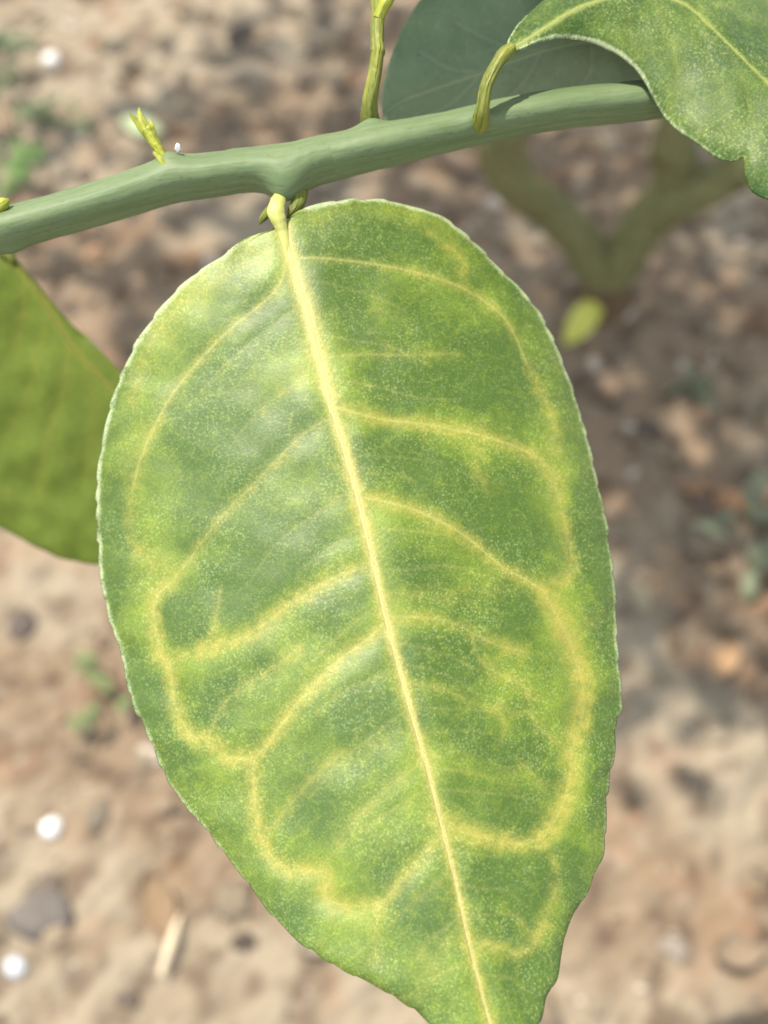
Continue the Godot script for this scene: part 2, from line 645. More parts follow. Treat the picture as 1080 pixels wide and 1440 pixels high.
func make_ground() -> void:
	skin.s1 = noise(11, 3.0, 2)
	skin.s2 = noise(12, 28.0, 3)
	skin.s3 = noise(13, 95.0, 3)
	var xs := PackedFloat32Array()
	var zs := PackedFloat32Array()
	var fine := 0.0035
	var far := [0.8, 1.0, 1.3, 1.8, 2.6, 4.0, 7.0, 12.0, 22.0, 45.0, 90.0, 180.0]
	for k in range(far.size() - 1, -1, -1):
		xs.append(-far[k])
		zs.append(-far[k] - 0.45)
	for k in range(int(-0.62 / fine), int(0.62 / fine) + 1):
		xs.append(k * fine)
	for k in range(int(-1.15 / fine), int(0.10 / fine) + 1):
		zs.append(k * fine)
	for k in far.size():
		xs.append(far[k])
		zs.append(far[k] - 0.45)
	zs.sort()
	var v := PackedVector3Array()
	var uv := PackedVector2Array()
	var col := PackedColorArray()
	var idx := PackedInt32Array()
	var n1 := noise(21, 5.0, 3)
	var n2 := noise(22, 34.0, 4)
	var n3 := noise(23, 17.0, 2)
	var n4 := noise(24, 90.0, 2)
	var pale := Color(0.250, 0.206, 0.150)
	var tan := Color(0.186, 0.136, 0.092)
	var dark := Color(0.098, 0.067, 0.047)
	for z in zs:
		for x in xs:
			var y := soil_height(x, z)
			v.append(Vector3(x, y, z))
			uv.append(Vector2(x, z))
			var tan_mix := sm(-0.25, 0.3, n1.get_noise_2d(x, z) + 0.35 * exp(-((x - 0.1) * (x - 0.1) + (z + 0.55) * (z + 0.55)) / 0.05) - 0.9 * exp(-((x + 0.27) * (x + 0.27) + (z + 0.80) * (z + 0.80)) / 0.03))  # uneven soil tone: browner round the trunk, paler at the far left
			var c := pale.lerp(tan, tan_mix)
			c = c.lerp(dark, sm(0.0, 0.45, n2.get_noise_2d(x, z) + 0.25 * n3.get_noise_2d(x, z)) * (0.75 + 0.25 * tan_mix))
			c = c.lerp(Color(0.30, 0.245, 0.19), sm(0.25, 0.6, n4.get_noise_2d(x, z)) * 0.5)
			c = c.lerp(Color(0.24, 0.13, 0.075), sm(0.2, 0.6, n3.get_noise_2d(x + 7.0, z)) * 0.25)
			# the far fields keep one even tone
			c = c.lerp(Color(0.21, 0.16, 0.12), sm(0.50, 0.62, maxf(absf(x), maxf(-z - 0.50, z + 0.50))))
			col.append(c)
	var n := xs.size()
	for j in zs.size() - 1:
		for i in n - 1:
			var a := j * n + i
			idx.append_array([a, a + 1, a + n, a + 1, a + n + 1, a + n])
	var m := StandardMaterial3D.new()
	m.vertex_color_use_as_albedo = true
	m.roughness = 0.95
	m.metallic_specular = 0.25
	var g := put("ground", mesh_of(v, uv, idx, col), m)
	g.set_meta("kind", "structure")
	tag(g, "bare brown crumbly soil under the citrus plant", "ground")

	# loose crumbs of earth
	var rng := RandomNumberGenerator.new()
	rng.seed = 404
	var mm := MultiMesh.new()
	mm.transform_format = MultiMesh.TRANSFORM_3D
	mm.use_colors = true
	mm.mesh = lump(7, 0.65, 8, 11)
	mm.instance_count = 5200
	for i in 5200:
		var x := rng.randf_range(-0.6, 0.62)
		var z := rng.randf_range(-1.12, 0.06)
		var s := 0.0016 + 0.0085 * pow(rng.randf(), 5.0)
		var b := Basis.from_euler(Vector3(rng.randf() * TAU, rng.randf() * TAU, rng.randf() * TAU)).scaled(Vector3(s, s * rng.randf_range(0.5, 0.9), s * rng.randf_range(0.6, 1.2)))
		mm.set_instance_transform(i, Transform3D(b, Vector3(x, soil_height(x, z) - s * 0.12, z)))
		var k := rng.randf()
		var c := tan.lerp(pale, k) * rng.randf_range(0.6, 1.25)
		if rng.randf() < 0.16:
			c = Color(0.105, 0.083, 0.068) * rng.randf_range(0.6, 1.4)
		elif rng.randf() < 0.10:
			c = Color(0.26, 0.16, 0.10) * rng.randf_range(0.7, 1.2)
		elif rng.randf() < 0.08:
			c = Color(0.40, 0.34, 0.28)
		c.a = 1.0
		mm.set_instance_color(i, c)
	var mi := MultiMeshInstance3D.new()
	mi.name = "soil_crumbs"
	mi.multimesh = mm
	mi.material_override = m
	mi.set_meta("kind", "stuff")
	tag(mi, "loose crumbs and clods of dry earth all over the soil", "soil")
	add_child(mi, true)


func lump(seed_: int, rough: float, rings := 7, sides := 10) -> ArrayMesh:
	var nz := noise(seed_, 1.1, 2)
	var v := PackedVector3Array()
	var idx := PackedInt32Array()
	var uv := PackedVector2Array()
	for j in rings + 1:
		for k in sides:
			var p := Vector3(0, 1, 0).rotated(Vector3.RIGHT, PI * j / rings).rotated(Vector3.UP, TAU * k / sides)
			v.append(p * (1.0 + rough * nz.get_noise_3dv(p * 1.3)))
			uv.append(Vector2(k / float(sides), j / float(rings)))
	for j in rings:
		for k in sides:
			var a := j * sides + k
			var b := j * sides + (k + 1) % sides
			idx.append_array([a, a + sides, b, b, a + sides, b + sides])
	return mesh_of(v, uv, idx)


# ---------------------------------------------------------------- the young tree behind
func make_tree() -> void:
	var t := thing("citrus_tree", "young citrus tree with a low forked olive brown trunk rising from the soil", "tree", Vector3(0.1463, 0.0000, -0.4820))
	var bark := streaky(Color(0.112, 0.114, 0.046), Color(0.19, 0.176, 0.08), 51, 2.2, 5.0, 0.8, 0.3, 0.08, 0.4, Color(0.20, 0.19, 0.12))
	var base := streaky(Color(0.085, 0.055, 0.032), Color(0.15, 0.10, 0.055), 54, 2.2, 6.0, 0.85, 0.3, 0.1)
	put("trunk", tube([Vector3(0.0029, -0.0280, 0.0000), Vector3(0.0008, -0.0072, -0.0000), Vector3(-0.0016, 0.0120, 0.0000), Vector3(-0.0044, 0.0303, 0.0000)], [0.01966, 0.01788, 0.01698, 0.01698], 6, 24, 5, 0.08, 0.12, 3, 1.0, 60.0), base, t)
	put("limb", tube([Vector3(-0.0027, 0.0209, 0.0000), Vector3(-0.0125, 0.0407, 0.0000), Vector3(-0.0309, 0.0682, 0.0000), Vector3(-0.0515, 0.0904, 0.0000), Vector3(-0.0703, 0.1155, 0.0100), Vector3(-0.0802, 0.1347, 0.0100), Vector3(-0.0842, 0.1567, 0.0100), Vector3(-0.0863, 0.1752, 0.0100), Vector3(-0.1600, 0.4200, 0.0000), Vector3(-0.2400, 0.7000, -0.1000), Vector3(-0.3400, 1.0500, -0.2000)], [0.01430, 0.01341, 0.01251, 0.01207, 0.01251, 0.01296, 0.01296, 0.01251, 0.0150, 0.0120, 0.0060], 6, 24, 4, 0.06, 0.10, 4, 1.0, 60.0), bark, t)
	put("limb", tube([Vector3(-0.0011, 0.0222, 0.0000), Vector3(0.0031, 0.0484, 0.0000), Vector3(0.0095, 0.0700, 0.0000), Vector3(0.0165, 0.0893, 0.0000), Vector3(0.0203, 0.1098, -0.0000), Vector3(0.0171, 0.1358, 0.0000), Vector3(0.0132, 0.1577, 0.0000), Vector3(0.0400, 0.4200, -0.0800), Vector3(-0.0800, 0.7500, -0.1800), Vector3(-0.2200, 1.1000, -0.3000)], [0.01430, 0.01385, 0.01341, 0.01341, 0.01251, 0.01162, 0.01162, 0.0140, 0.0110, 0.0060], 6, 24, 4, 0.06, 0.10, 5, 1.0, 60.0), bark, t)
	put("limb", tube([Vector3(0.0149, 0.0812, 0.0000), Vector3(0.0238, 0.1046, 0.0100), Vector3(0.0375, 0.1155, 0.0100), Vector3(0.0504, 0.1270, 0.0100), Vector3(0.0630, 0.1446, 0.0100), Vector3(0.2200, 0.3600, 0.0000), Vector3(0.2700, 0.7000, 0.1800), Vector3(0.2700, 1.1000, 0.3600)], [0.01207, 0.01207, 0.01207, 0.01162, 0.01117, 0.0140, 0.0110, 0.0060], 6, 24, 4, 0.06, 0.10, 6, 1.0, 60.0), bark, t)
	# crown of leaves above the picture: it throws the broken shade on the soil
	var st := SurfaceTool.new()
	st.begin(Mesh.PRIMITIVE_TRIANGLES)
	var v := PackedVector3Array()
	var idx := PackedInt32Array()
	for j in 9:
		var u := j / 8.0
		var wd := 0.022 * pow(sin(PI * clampf(u, 0.02, 0.98)), 0.75)
		for k in 3:
			var s := k - 1.0
			v.append(Vector3(s * wd, 0.004 * absf(s) - 0.012 * u * u, u * 0.085))
	for j in 8:
		for k in 2:
			var a := j * 3 + k
			idx.append_array([a, a + 1, a + 3, a + 1, a + 4, a + 3])
	var leaf := mesh_of(v, PackedVector2Array(), idx)
	var mat := plain(lin(0.05, 0.10, 0.025), 0.45, 0.5, 0.5)
	var rng := RandomNumberGenerator.new()
	rng.seed = 91
	var where := []
	var sun := Vector3(-0.33, 0.915, -0.234).normalized()
	var eye := Vector3(0, 0.42, -0.08) - t.position
	while where.size() < 4050:
		var ang := rng.randf() * TAU
		var rad := 0.34 * pow(rng.randf(), 0.6)
		var p := Vector3(-0.46 + cos(ang) * rad * 1.05, rng.randf_range(1.05, 1.55), -0.35 + sin(ang) * rad * 0.95)
		if where.size() > 3000:
			# added unseen leaves over the twig, to darken what the blade mirrors
			rad = 0.45 * sqrt(rng.randf())
			p = Vector3(0.27 + cos(ang) * rad, rng.randf_range(0.70, 1.25), 0.36 + sin(ang) * rad)
		# gap left along the sun ray, so the twig and big leaf stay sunlit
		var off := p - eye
		if (off - sun * off.dot(sun)).length() < 0.15:
			continue
		# and nothing hangs into the view from above
		var seen := p + t.position - Vector3(0, 0.563, 0)
		if (seen.y * 0.5 - seen.z * 0.866) / maxf(-seen.z * 0.5 - seen.y * 0.866, 0.02) < 0.75 and seen.z < 0.1 and seen.y < 0.3:
			continue
		var b := Basis.from_euler(Vector3(rng.randf_range(-0.2, 1.0), rng.randf() * TAU, rng.randf_range(-0.5, 0.5))).scaled(Vector3.ONE * rng.randf_range(0.24, 0.40) * (1.0 if where.size() <= 3000 else 2.5))
		where.append(Transform3D(b, p))
	var mm := MultiMesh.new()
	mm.transform_format = MultiMesh.TRANSFORM_3D
	mm.mesh = leaf
	mm.instance_count = where.size()
	for i in where.size():
		mm.set_instance_transform(i, where[i])
	var mi := MultiMeshInstance3D.new()
	mi.name = "crown"
	mi.multimesh = mm
	mi.material_override = mat
	mi.set_meta("kind", "stuff")
	t.add_child(mi, true)


# ---------------------------------------------------------------- the twig and its leaves
func make_branch() -> void:
	var t := thing("citrus_branch", "green citrus twig crossing above the soil with large yellow veined leaves", "branch", Vector3(-0.0143, 0.4507, -0.1215))
	var bark := streaky(Color(0.086, 0.134, 0.055), Color(0.140, 0.184, 0.090), 31, 2.6, 3.6, 0.55, 0.4, 0.006, 0.75, Color(0.05, 0.06, 0.03))
	var young := streaky(Color(0.085, 0.115, 0.02), Color(0.25, 0.25, 0.04), 35, 1.3, 6.0, 0.5, 0.4, 0.02, 0.5, Color(0.12, 0.12, 0.03))
	var yellow := streaky(Color(0.15, 0.19, 0.014), Color(0.36, 0.36, 0.03), 36, 1.3, 6.0, 0.45, 0.5, 0.01)
	var petiole_mat := streaky(Color(0.30, 0.33, 0.07), Color(0.47, 0.46, 0.15), 37, 1.0, 5.0, 0.5, 0.45, 0.008)
	var pale_mat := streaky(Color(0.20, 0.25, 0.06), Color(0.30, 0.34, 0.11), 39, 1.2, 5.0, 0.5, 0.45, 0.006)
	var rib_mat := streaky(Color(0.44, 0.39, 0.11), Color(0.64, 0.58, 0.27), 38, 2.0, 9.0, 0.5, 0.4, 0.006, 0.6, Color(0.27, 0.17, 0.06))
	put("stem", tube([Vector3(-0.0901, -0.0172, 0.0097), Vector3(-0.0638, -0.0107, 0.0086), Vector3(-0.0475, -0.0059, 0.0081), Vector3(-0.0409, -0.0042, 0.0073), Vector3(-0.0327, -0.0031, 0.0054), Vector3(-0.0240, -0.0018, 0.0032), Vector3(-0.0164, -0.0006, 0.0011), Vector3(-0.0102, -0.0002, 0.0004), Vector3(-0.0056, 0.0001, -0.0002), Vector3(0.0002, 0.0003, -0.0005), Vector3(0.0056, 0.0009, -0.0016), Vector3(0.0143, 0.0019, -0.0033), Vector3(0.0246, 0.0023, -0.0060), Vector3(0.0330, 0.0026, -0.0084), Vector3(0.0414, 0.0026, -0.0104), Vector3(0.0489, 0.0022, -0.0119), Vector3(0.0566, 0.0020, -0.0135), Vector3(0.0692, 0.0008, -0.0173), Vector3(0.0971, -0.0075, -0.0311), Vector3(0.1635, -0.0443, -0.0873), Vector3(0.2708, -0.1016, -0.2281)], [0.00310, 0.00301, 0.00293, 0.00292, 0.00292, 0.00301, 0.00311, 0.00301, 0.00301, 0.00331, 0.00321, 0.00301, 0.00274, 0.00276, 0.00277, 0.00279, 0.00281, 0.00296, 0.00354, 0.00487, 0.00731], 14, 72, 3, 0.115, 0.03, 8, 1.0, 260.0, [[Vector3(0.0006, -0.0008, 0.0023), Vector3(-0.0004, 0.0002, 0.0026), 0.0027], [Vector3(0.0006, 0.0009, 0.0024), Vector3(-0.0001, 0.0001, 0.0010), 0.0025], [Vector3(-0.0161, 0.0015, 0.0005), Vector3(-0.0005, 0.0010, -0.0009), 0.0018], [Vector3(0.0280, 0.0052, -0.0050), Vector3(0.0001, 0.0010, 0.0002), 0.0016], [Vector3(0.0123, 0.0033, -0.0057), Vector3(0.0000, 0.0009, -0.0004), 0.0018], [Vector3(-0.0389, -0.0056, 0.0097), Vector3(-0.0003, -0.0004, 0.0007), 0.0025]]), bark, t)

	var base := {
		"px": 10.0, "seed": 100, "mid_halo": 1.35, "mid_line": 0.58, "mottle": 1.0, "islands": [], "rim": 0.6, "dark": Color(0.055, 0.114, 0.004), "light": Color(0.190, 0.275, 0.016), "yellow": Color(0.325, 0.305, 0.042),
		"line": Color(0.50, 0.45, 0.15), "edge": Color(0.40, 0.47, 0.27), "furrow": 0.0, "puff": 0.3, "speck": 1.0, "rough": 0.52, "spec": 0.62, "back": 0.3, "bump": 0.009, "rows": 420, "cols": 40, "teeth": 0.42, "thick": 0.38,
		"bulge": 0.35, "wave": 0.9, "roll": 0.7, "sink": 0.22, "rib": 0.52, "rib_tall": 0.42, "rib_mat": rib_mat,
	}
	var d := base.duplicate()
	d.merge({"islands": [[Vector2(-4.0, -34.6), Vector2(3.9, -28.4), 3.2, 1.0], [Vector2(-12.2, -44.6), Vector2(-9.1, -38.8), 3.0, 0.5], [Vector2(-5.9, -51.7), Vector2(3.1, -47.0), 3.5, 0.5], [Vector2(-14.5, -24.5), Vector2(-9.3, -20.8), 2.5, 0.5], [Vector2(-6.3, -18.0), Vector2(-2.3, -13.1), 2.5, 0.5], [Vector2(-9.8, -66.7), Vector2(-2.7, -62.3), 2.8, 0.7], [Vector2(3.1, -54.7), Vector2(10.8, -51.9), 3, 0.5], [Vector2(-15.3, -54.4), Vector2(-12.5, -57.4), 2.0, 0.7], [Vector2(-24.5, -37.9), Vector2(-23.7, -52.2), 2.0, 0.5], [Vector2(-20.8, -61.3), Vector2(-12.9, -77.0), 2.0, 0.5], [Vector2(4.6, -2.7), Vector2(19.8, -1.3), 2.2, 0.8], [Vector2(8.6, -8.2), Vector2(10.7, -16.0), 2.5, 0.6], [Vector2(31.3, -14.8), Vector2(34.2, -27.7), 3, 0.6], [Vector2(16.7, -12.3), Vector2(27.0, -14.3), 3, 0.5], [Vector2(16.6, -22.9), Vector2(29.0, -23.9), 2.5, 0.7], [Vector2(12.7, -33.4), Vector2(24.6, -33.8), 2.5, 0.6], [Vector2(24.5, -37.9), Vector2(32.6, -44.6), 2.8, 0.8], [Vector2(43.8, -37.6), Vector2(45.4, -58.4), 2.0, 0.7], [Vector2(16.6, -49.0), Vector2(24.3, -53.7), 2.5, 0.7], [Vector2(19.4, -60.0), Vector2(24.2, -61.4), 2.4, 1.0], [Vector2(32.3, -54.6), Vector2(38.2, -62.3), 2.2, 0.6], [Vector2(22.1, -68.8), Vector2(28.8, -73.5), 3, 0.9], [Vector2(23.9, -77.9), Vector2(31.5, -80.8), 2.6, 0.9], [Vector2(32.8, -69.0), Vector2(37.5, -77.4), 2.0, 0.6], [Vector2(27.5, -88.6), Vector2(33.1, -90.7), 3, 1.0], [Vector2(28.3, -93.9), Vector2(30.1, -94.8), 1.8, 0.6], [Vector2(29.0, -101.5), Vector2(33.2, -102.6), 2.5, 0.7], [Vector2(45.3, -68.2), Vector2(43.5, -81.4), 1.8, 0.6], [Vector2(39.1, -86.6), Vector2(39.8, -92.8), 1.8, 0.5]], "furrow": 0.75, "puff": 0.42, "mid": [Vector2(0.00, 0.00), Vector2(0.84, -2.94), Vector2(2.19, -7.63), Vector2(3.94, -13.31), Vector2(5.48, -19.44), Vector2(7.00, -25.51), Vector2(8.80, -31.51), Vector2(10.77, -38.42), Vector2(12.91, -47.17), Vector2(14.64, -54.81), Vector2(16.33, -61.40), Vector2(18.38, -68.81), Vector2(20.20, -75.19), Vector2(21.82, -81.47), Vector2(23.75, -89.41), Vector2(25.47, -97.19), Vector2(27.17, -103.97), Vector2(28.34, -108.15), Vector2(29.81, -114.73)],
		"left": [Vector2(-0.60, -0.62), Vector2(-2.00, -1.31), Vector2(-4.43, -1.82), Vector2(-7.69, -3.59), Vector2(-11.09, -5.60), Vector2(-14.76, -8.15), Vector2(-17.75, -11.12), Vector2(-20.13, -14.25), Vector2(-22.33, -17.61), Vector2(-24.23, -21.52), Vector2(-25.92, -26.49), Vector2(-27.10, -31.52), Vector2(-27.68, -36.62), Vector2(-27.53, -41.79), Vector2(-27.00, -48.00), Vector2(-25.86, -53.17), Vector2(-24.52, -57.48), Vector2(-23.56, -59.32), Vector2(-22.49, -63.36), Vector2(-20.96, -67.86), Vector2(-19.58, -70.12), Vector2(-17.98, -73.25), Vector2(-16.85, -75.86), Vector2(-14.50, -79.46), Vector2(-11.35, -82.85), Vector2(-10.28, -83.55), Vector2(-7.54, -86.68), Vector2(-3.43, -91.15), Vector2(-2.22, -92.53), Vector2(0.56, -95.33), Vector2(3.85, -97.95), Vector2(5.00, -98.58), Vector2(9.13, -100.93), Vector2(13.00, -102.50), Vector2(17.70, -104.81), Vector2(21.09, -107.29), Vector2(24.60, -110.08), Vector2(27.65, -112.80), Vector2(29.81, -114.73)],
		"right": [Vector2(0.60, -0.20), Vector2(1.77, 1.25), Vector2(3.35, 2.44), Vector2(6.03, 3.56), Vector2(10.55, 4.75), Vector2(15.15, 5.18), Vector2(19.85, 4.74), Vector2(23.25, 4.02), Vector2(25.40, 2.64), Vector2(28.67, 0.59), Vector2(31.73, -2.29), Vector2(35.04, -5.17), Vector2(38.02, -8.49), Vector2(38.76, -10.12), Vector2(40.47, -13.34), Vector2(42.05, -17.12), Vector2(43.39, -20.94), Vector2(44.77, -25.86), Vector2(45.75, -30.82), Vector2(46.53, -35.18), Vector2(47.34, -40.56), Vector2(47.77, -44.82), Vector2(48.12, -50.08), Vector2(48.12, -55.26), Vector2(48.08, -62.35), Vector2(48.21, -66.81), Vector2(47.98, -68.38), Vector2(47.13, -69.43), Vector2(46.65, -73.07), Vector2(45.65, -76.82), Vector2(44.88, -80.52), Vector2(44.56, -84.18), Vector2(44.21, -86.52), Vector2(43.72, -87.75), Vector2(42.84, -88.85), Vector2(41.91, -91.02), Vector2(40.40, -93.29), Vector2(39.35, -94.53), Vector2(38.39, -96.37), Vector2(37.59, -99.14), Vector2(36.90, -101.71), Vector2(36.18, -103.01), Vector2(35.19, -104.10), Vector2(34.45, -106.20), Vector2(33.23, -109.24), Vector2(31.77, -112.07), Vector2(29.81, -114.73)],
		"shape": [0.07, 0.19, 6.0, 5.0, -0.2, 0],
		"veins": [
			[0.5, 1.01, 0.36, [Vector2(0.64, -3.46), Vector2(0.49, -7.90), Vector2(-1.78, -11.10), Vector2(-6.32, -14.62), Vector2(-11.44, -19.15), Vector2(-15.63, -23.89), Vector2(-18.30, -28.73), Vector2(-20.38, -33.12), Vector2(-21.60, -37.09)]],
			[0.45, 1.46, 0.0, [Vector2(-21.60, -37.09), Vector2(-22.35, -41.61), Vector2(-20.94, -45.74), Vector2(-16.99, -48.43), Vector2(-15.54, -50.57)]],
			[0.41, 1.34, 0.03, [Vector2(-0.37, -2.92), Vector2(-4.09, -4.83), Vector2(-9.50, -7.78), Vector2(-13.56, -10.20), Vector2(-17.39, -14.03), Vector2(-19.43, -17.00), Vector2(-20.94, -20.84), Vector2(-21.58, -23.86)]],
			[0.54, 1.12, 0.19, [Vector2(8.59, -28.51), Vector2(6.83, -28.61), Vector2(4.09, -30.04), Vector2(0.66, -33.10), Vector2(-4.00, -37.76), Vector2(-8.14, -41.64), Vector2(-12.16, -46.62), Vector2(-15.54, -50.57)]],
			[0.72, 1.23, 0.23, [Vector2(-15.54, -50.57), Vector2(-17.82, -52.60), Vector2(-17.89, -55.69), Vector2(-16.96, -60.47), Vector2(-15.41, -61.95), Vector2(-15.16, -65.59), Vector2(-14.04, -68.81), Vector2(-12.09, -71.59), Vector2(-9.76, -72.10), Vector2(-6.64, -74.31), Vector2(-2.90, -74.39)]],
			[0.72, 1.23, 0.19, [Vector2(13.20, -48.61), Vector2(8.51, -50.01), Vector2(2.72, -53.11), Vector2(-2.67, -56.98), Vector2(-6.08, -58.68), Vector2(-11.04, -59.81)]],
			[0.45, 0.9, 0.13, [Vector2(-11.04, -59.81), Vector2(-9.08, -57.20), Vector2(-8.30, -53.61), Vector2(-8.01, -51.47)]],
			[0.5, 1.01, 0.1, [Vector2(-11.04, -59.81), Vector2(-13.58, -60.58), Vector2(-15.41, -61.95)]],
			[0.68, 1.01, 0.29, [Vector2(15.11, -55.76), Vector2(12.55, -58.39), Vector2(8.57, -61.21), Vector2(4.66, -65.06), Vector2(1.40, -68.94), Vector2(-0.74, -72.07), Vector2(-2.90, -74.39)]],
			[0.45, 1.12, 0.13, [Vector2(-9.45, -71.81), Vector2(-8.03, -68.22), Vector2(-5.00, -64.92), Vector2(-0.63, -62.43), Vector2(2.97, -59.68)]],
			[0.72, 1.12, 0.19, [Vector2(-2.90, -74.39), Vector2(-3.07, -77.50), Vector2(-2.62, -82.45), Vector2(-1.10, -86.36), Vector2(1.95, -88.76), Vector2(6.63, -88.78), Vector2(6.94, -92.00), Vector2(9.47, -92.94), Vector2(14.00, -92.73)]],
			[0.59, 0.9, 0.19, [Vector2(22.72, -83.07), Vector2(20.14, -85.57), Vector2(16.84, -89.45), Vector2(14.00, -92.73)]],
			[0.45, 1.01, 0.13, [Vector2(-1.10, -85.81), Vector2(-0.54, -83.46), Vector2(1.88, -80.58), Vector2(5.41, -76.50), Vector2(9.01, -73.48)]],
			[0.32, 0.9, 0.1, [Vector2(21.34, -73.39), Vector2(18.54, -75.19), Vector2(12.32, -80.26), Vector2(8.59, -84.81)]],
			[0.41, 1.01, 0.06, [Vector2(13.72, -93.00), Vector2(13.54, -95.83), Vector2(13.45, -99.33)]],
			[0.27, 1.34, 0.0, [Vector2(-0.06, -82.23), Vector2(4.27, -77.64), Vector2(10.89, -73.45), Vector2(16.50, -70.65)]],
			[0.27, 1.12, 0.03, [Vector2(25.04, -95.47), Vector2(22.78, -96.37), Vector2(20.06, -99.90), Vector2(19.14, -103.37)]],
			[0.27, 1.12, 0.06, [Vector2(6.27, -19.94), Vector2(3.33, -22.43), Vector2(-0.62, -25.31), Vector2(-2.10, -27.25)]],
			[0.45, 0.9, 0.36, [Vector2(1.47, -5.23), Vector2(7.60, -4.99), Vector2(13.62, -5.09), Vector2(19.78, -5.71), Vector2(25.58, -6.86), Vector2(30.41, -9.27), Vector2(33.62, -12.76), Vector2(35.68, -17.76)]],
			[0.5, 1.23, 0.08, [Vector2(35.68, -17.76), Vector2(38.31, -22.78), Vector2(39.70, -27.06), Vector2(38.80, -31.55)]],
			[0.45, 1.01, 0.06, [Vector2(25.58, -6.86), Vector2(26.18, -3.68), Vector2(25.24, -1.54), Vector2(20.89, 1.09)]],
			[0.32, 0.78, 0.19, [Vector2(5.48, -19.75), Vector2(12.65, -18.81), Vector2(18.66, -18.50), Vector2(25.38, -17.46)]],
			[0.27, 1.34, 0.03, [Vector2(4.34, -13.30), Vector2(10.64, -12.43), Vector2(16.66, -12.27)]],
			[0.68, 1.12, 0.39, [Vector2(7.60, -26.72), Vector2(9.74, -27.15), Vector2(13.65, -28.06), Vector2(20.61, -28.54), Vector2(26.73, -29.22), Vector2(31.97, -30.25), Vector2(36.24, -31.79)]],
			[0.59, 1.23, 0.13, [Vector2(36.24, -31.79), Vector2(38.90, -34.25), Vector2(39.83, -37.92), Vector2(40.74, -42.08), Vector2(41.45, -45.70), Vector2(41.54, -48.28), Vector2(39.81, -50.08), Vector2(37.10, -50.78)]],
			[0.32, 1.01, 0.06, [Vector2(20.31, -28.67), Vector2(19.98, -31.48), Vector2(20.55, -35.03)]],
			[0.45, 1.46, 0.03, [Vector2(26.73, -29.22), Vector2(27.65, -34.59), Vector2(29.62, -38.61)]],
			[0.68, 1.12, 0.39, [Vector2(10.97, -39.21), Vector2(15.12, -39.89), Vector2(19.51, -41.12), Vector2(24.44, -43.42), Vector2(28.41, -46.26), Vector2(31.42, -48.66), Vector2(35.00, -50.34), Vector2(37.06, -51.69)]],
			[0.85, 1.51, 0.23, [Vector2(37.06, -51.69), Vector2(39.03, -55.44), Vector2(40.80, -58.90), Vector2(41.88, -62.84), Vector2(42.31, -66.73), Vector2(41.59, -70.08), Vector2(40.39, -72.88), Vector2(39.92, -76.14), Vector2(38.95, -79.33), Vector2(37.30, -82.44), Vector2(35.44, -84.42)]],
			[0.81, 1.4, 0.16, [Vector2(35.44, -84.42), Vector2(32.79, -85.10), Vector2(28.51, -84.39), Vector2(24.77, -83.30), Vector2(21.82, -81.47)]],
			[0.5, 1.12, 0.19, [Vector2(14.83, -55.57), Vector2(20.08, -55.62), Vector2(23.85, -56.25), Vector2(26.48, -57.57), Vector2(30.32, -59.37), Vector2(33.64, -59.93)]],
			[0.41, 1.01, 0.13, [Vector2(26.48, -57.57), Vector2(26.83, -59.77), Vector2(27.87, -61.67), Vector2(29.82, -63.10), Vector2(32.88, -64.25), Vector2(34.32, -66.45), Vector2(34.64, -68.72), Vector2(36.56, -71.29), Vector2(38.83, -73.12), Vector2(40.23, -74.00)]],
			[0.41, 1.12, 0.1, [Vector2(17.27, -64.38), Vector2(18.87, -64.56), Vector2(22.19, -64.95), Vector2(25.15, -66.36)]],
			[0.36, 0.9, 0.08, [Vector2(30.09, -67.53), Vector2(30.48, -67.91), Vector2(30.69, -70.80), Vector2(29.56, -72.62)]],
			[0.41, 1.12, 0.06, [Vector2(25.15, -66.36), Vector2(28.90, -67.98), Vector2(34.64, -68.72)]],
			[0.36, 1.23, 0.06, [Vector2(33.12, -75.00), Vector2(35.51, -77.37), Vector2(37.40, -80.18)]],
			[0.32, 1.34, 0.03, [Vector2(19.29, -72.01), Vector2(23.99, -72.97), Vector2(29.69, -75.37), Vector2(33.57, -76.39)]],
			[0.32, 1.34, 0.03, [Vector2(29.69, -75.37), Vector2(31.55, -78.15), Vector2(35.34, -81.90)]],
			[0.63, 1.12, 0.16, [Vector2(25.03, -96.67), Vector2(29.04, -97.58), Vector2(32.19, -98.52), Vector2(33.93, -97.18), Vector2(35.04, -95.36)]],
			[0.45, 1.01, 0.08, [Vector2(35.04, -95.36), Vector2(36.62, -91.90), Vector2(37.32, -89.05), Vector2(36.17, -86.06), Vector2(35.44, -84.42)]],
			[0.41, 0.9, 0.1, [Vector2(31.19, -93.85), Vector2(32.48, -94.95), Vector2(33.48, -96.38)]],
			[0.32, 1.01, 0.06, [Vector2(32.19, -98.52), Vector2(31.34, -101.67), Vector2(32.66, -104.26)]],
			[0.32, 1.01, 0.06, [Vector2(41.01, -58.90), Vector2(43.88, -56.36), Vector2(45.34, -54.30)]],
			[0.32, 1.01, 0.06, [Vector2(37.06, -51.69), Vector2(40.77, -52.89), Vector2(44.43, -56.35)]],
			[0.32, 1.57, 0.0, [Vector2(15.11, -53.86), Vector2(20.40, -51.87), Vector2(26.28, -52.25), Vector2(32.36, -51.62)]],
			[0.27, 0.5, 0.1, [Vector2(3.16, -8.65), Vector2(7.83, -8.96), Vector2(13.15, -10.16), Vector2(17.77, -11.90)]],
			[0.27, 0.5, 0.1, [Vector2(5.35, -16.37), Vector2(10.40, -16.93), Vector2(16.12, -17.63), Vector2(21.10, -19.93)]],
			[0.27, 0.5, 0.1, [Vector2(7.11, -22.98), Vector2(12.84, -23.32), Vector2(19.27, -24.69), Vector2(24.92, -24.57)]],
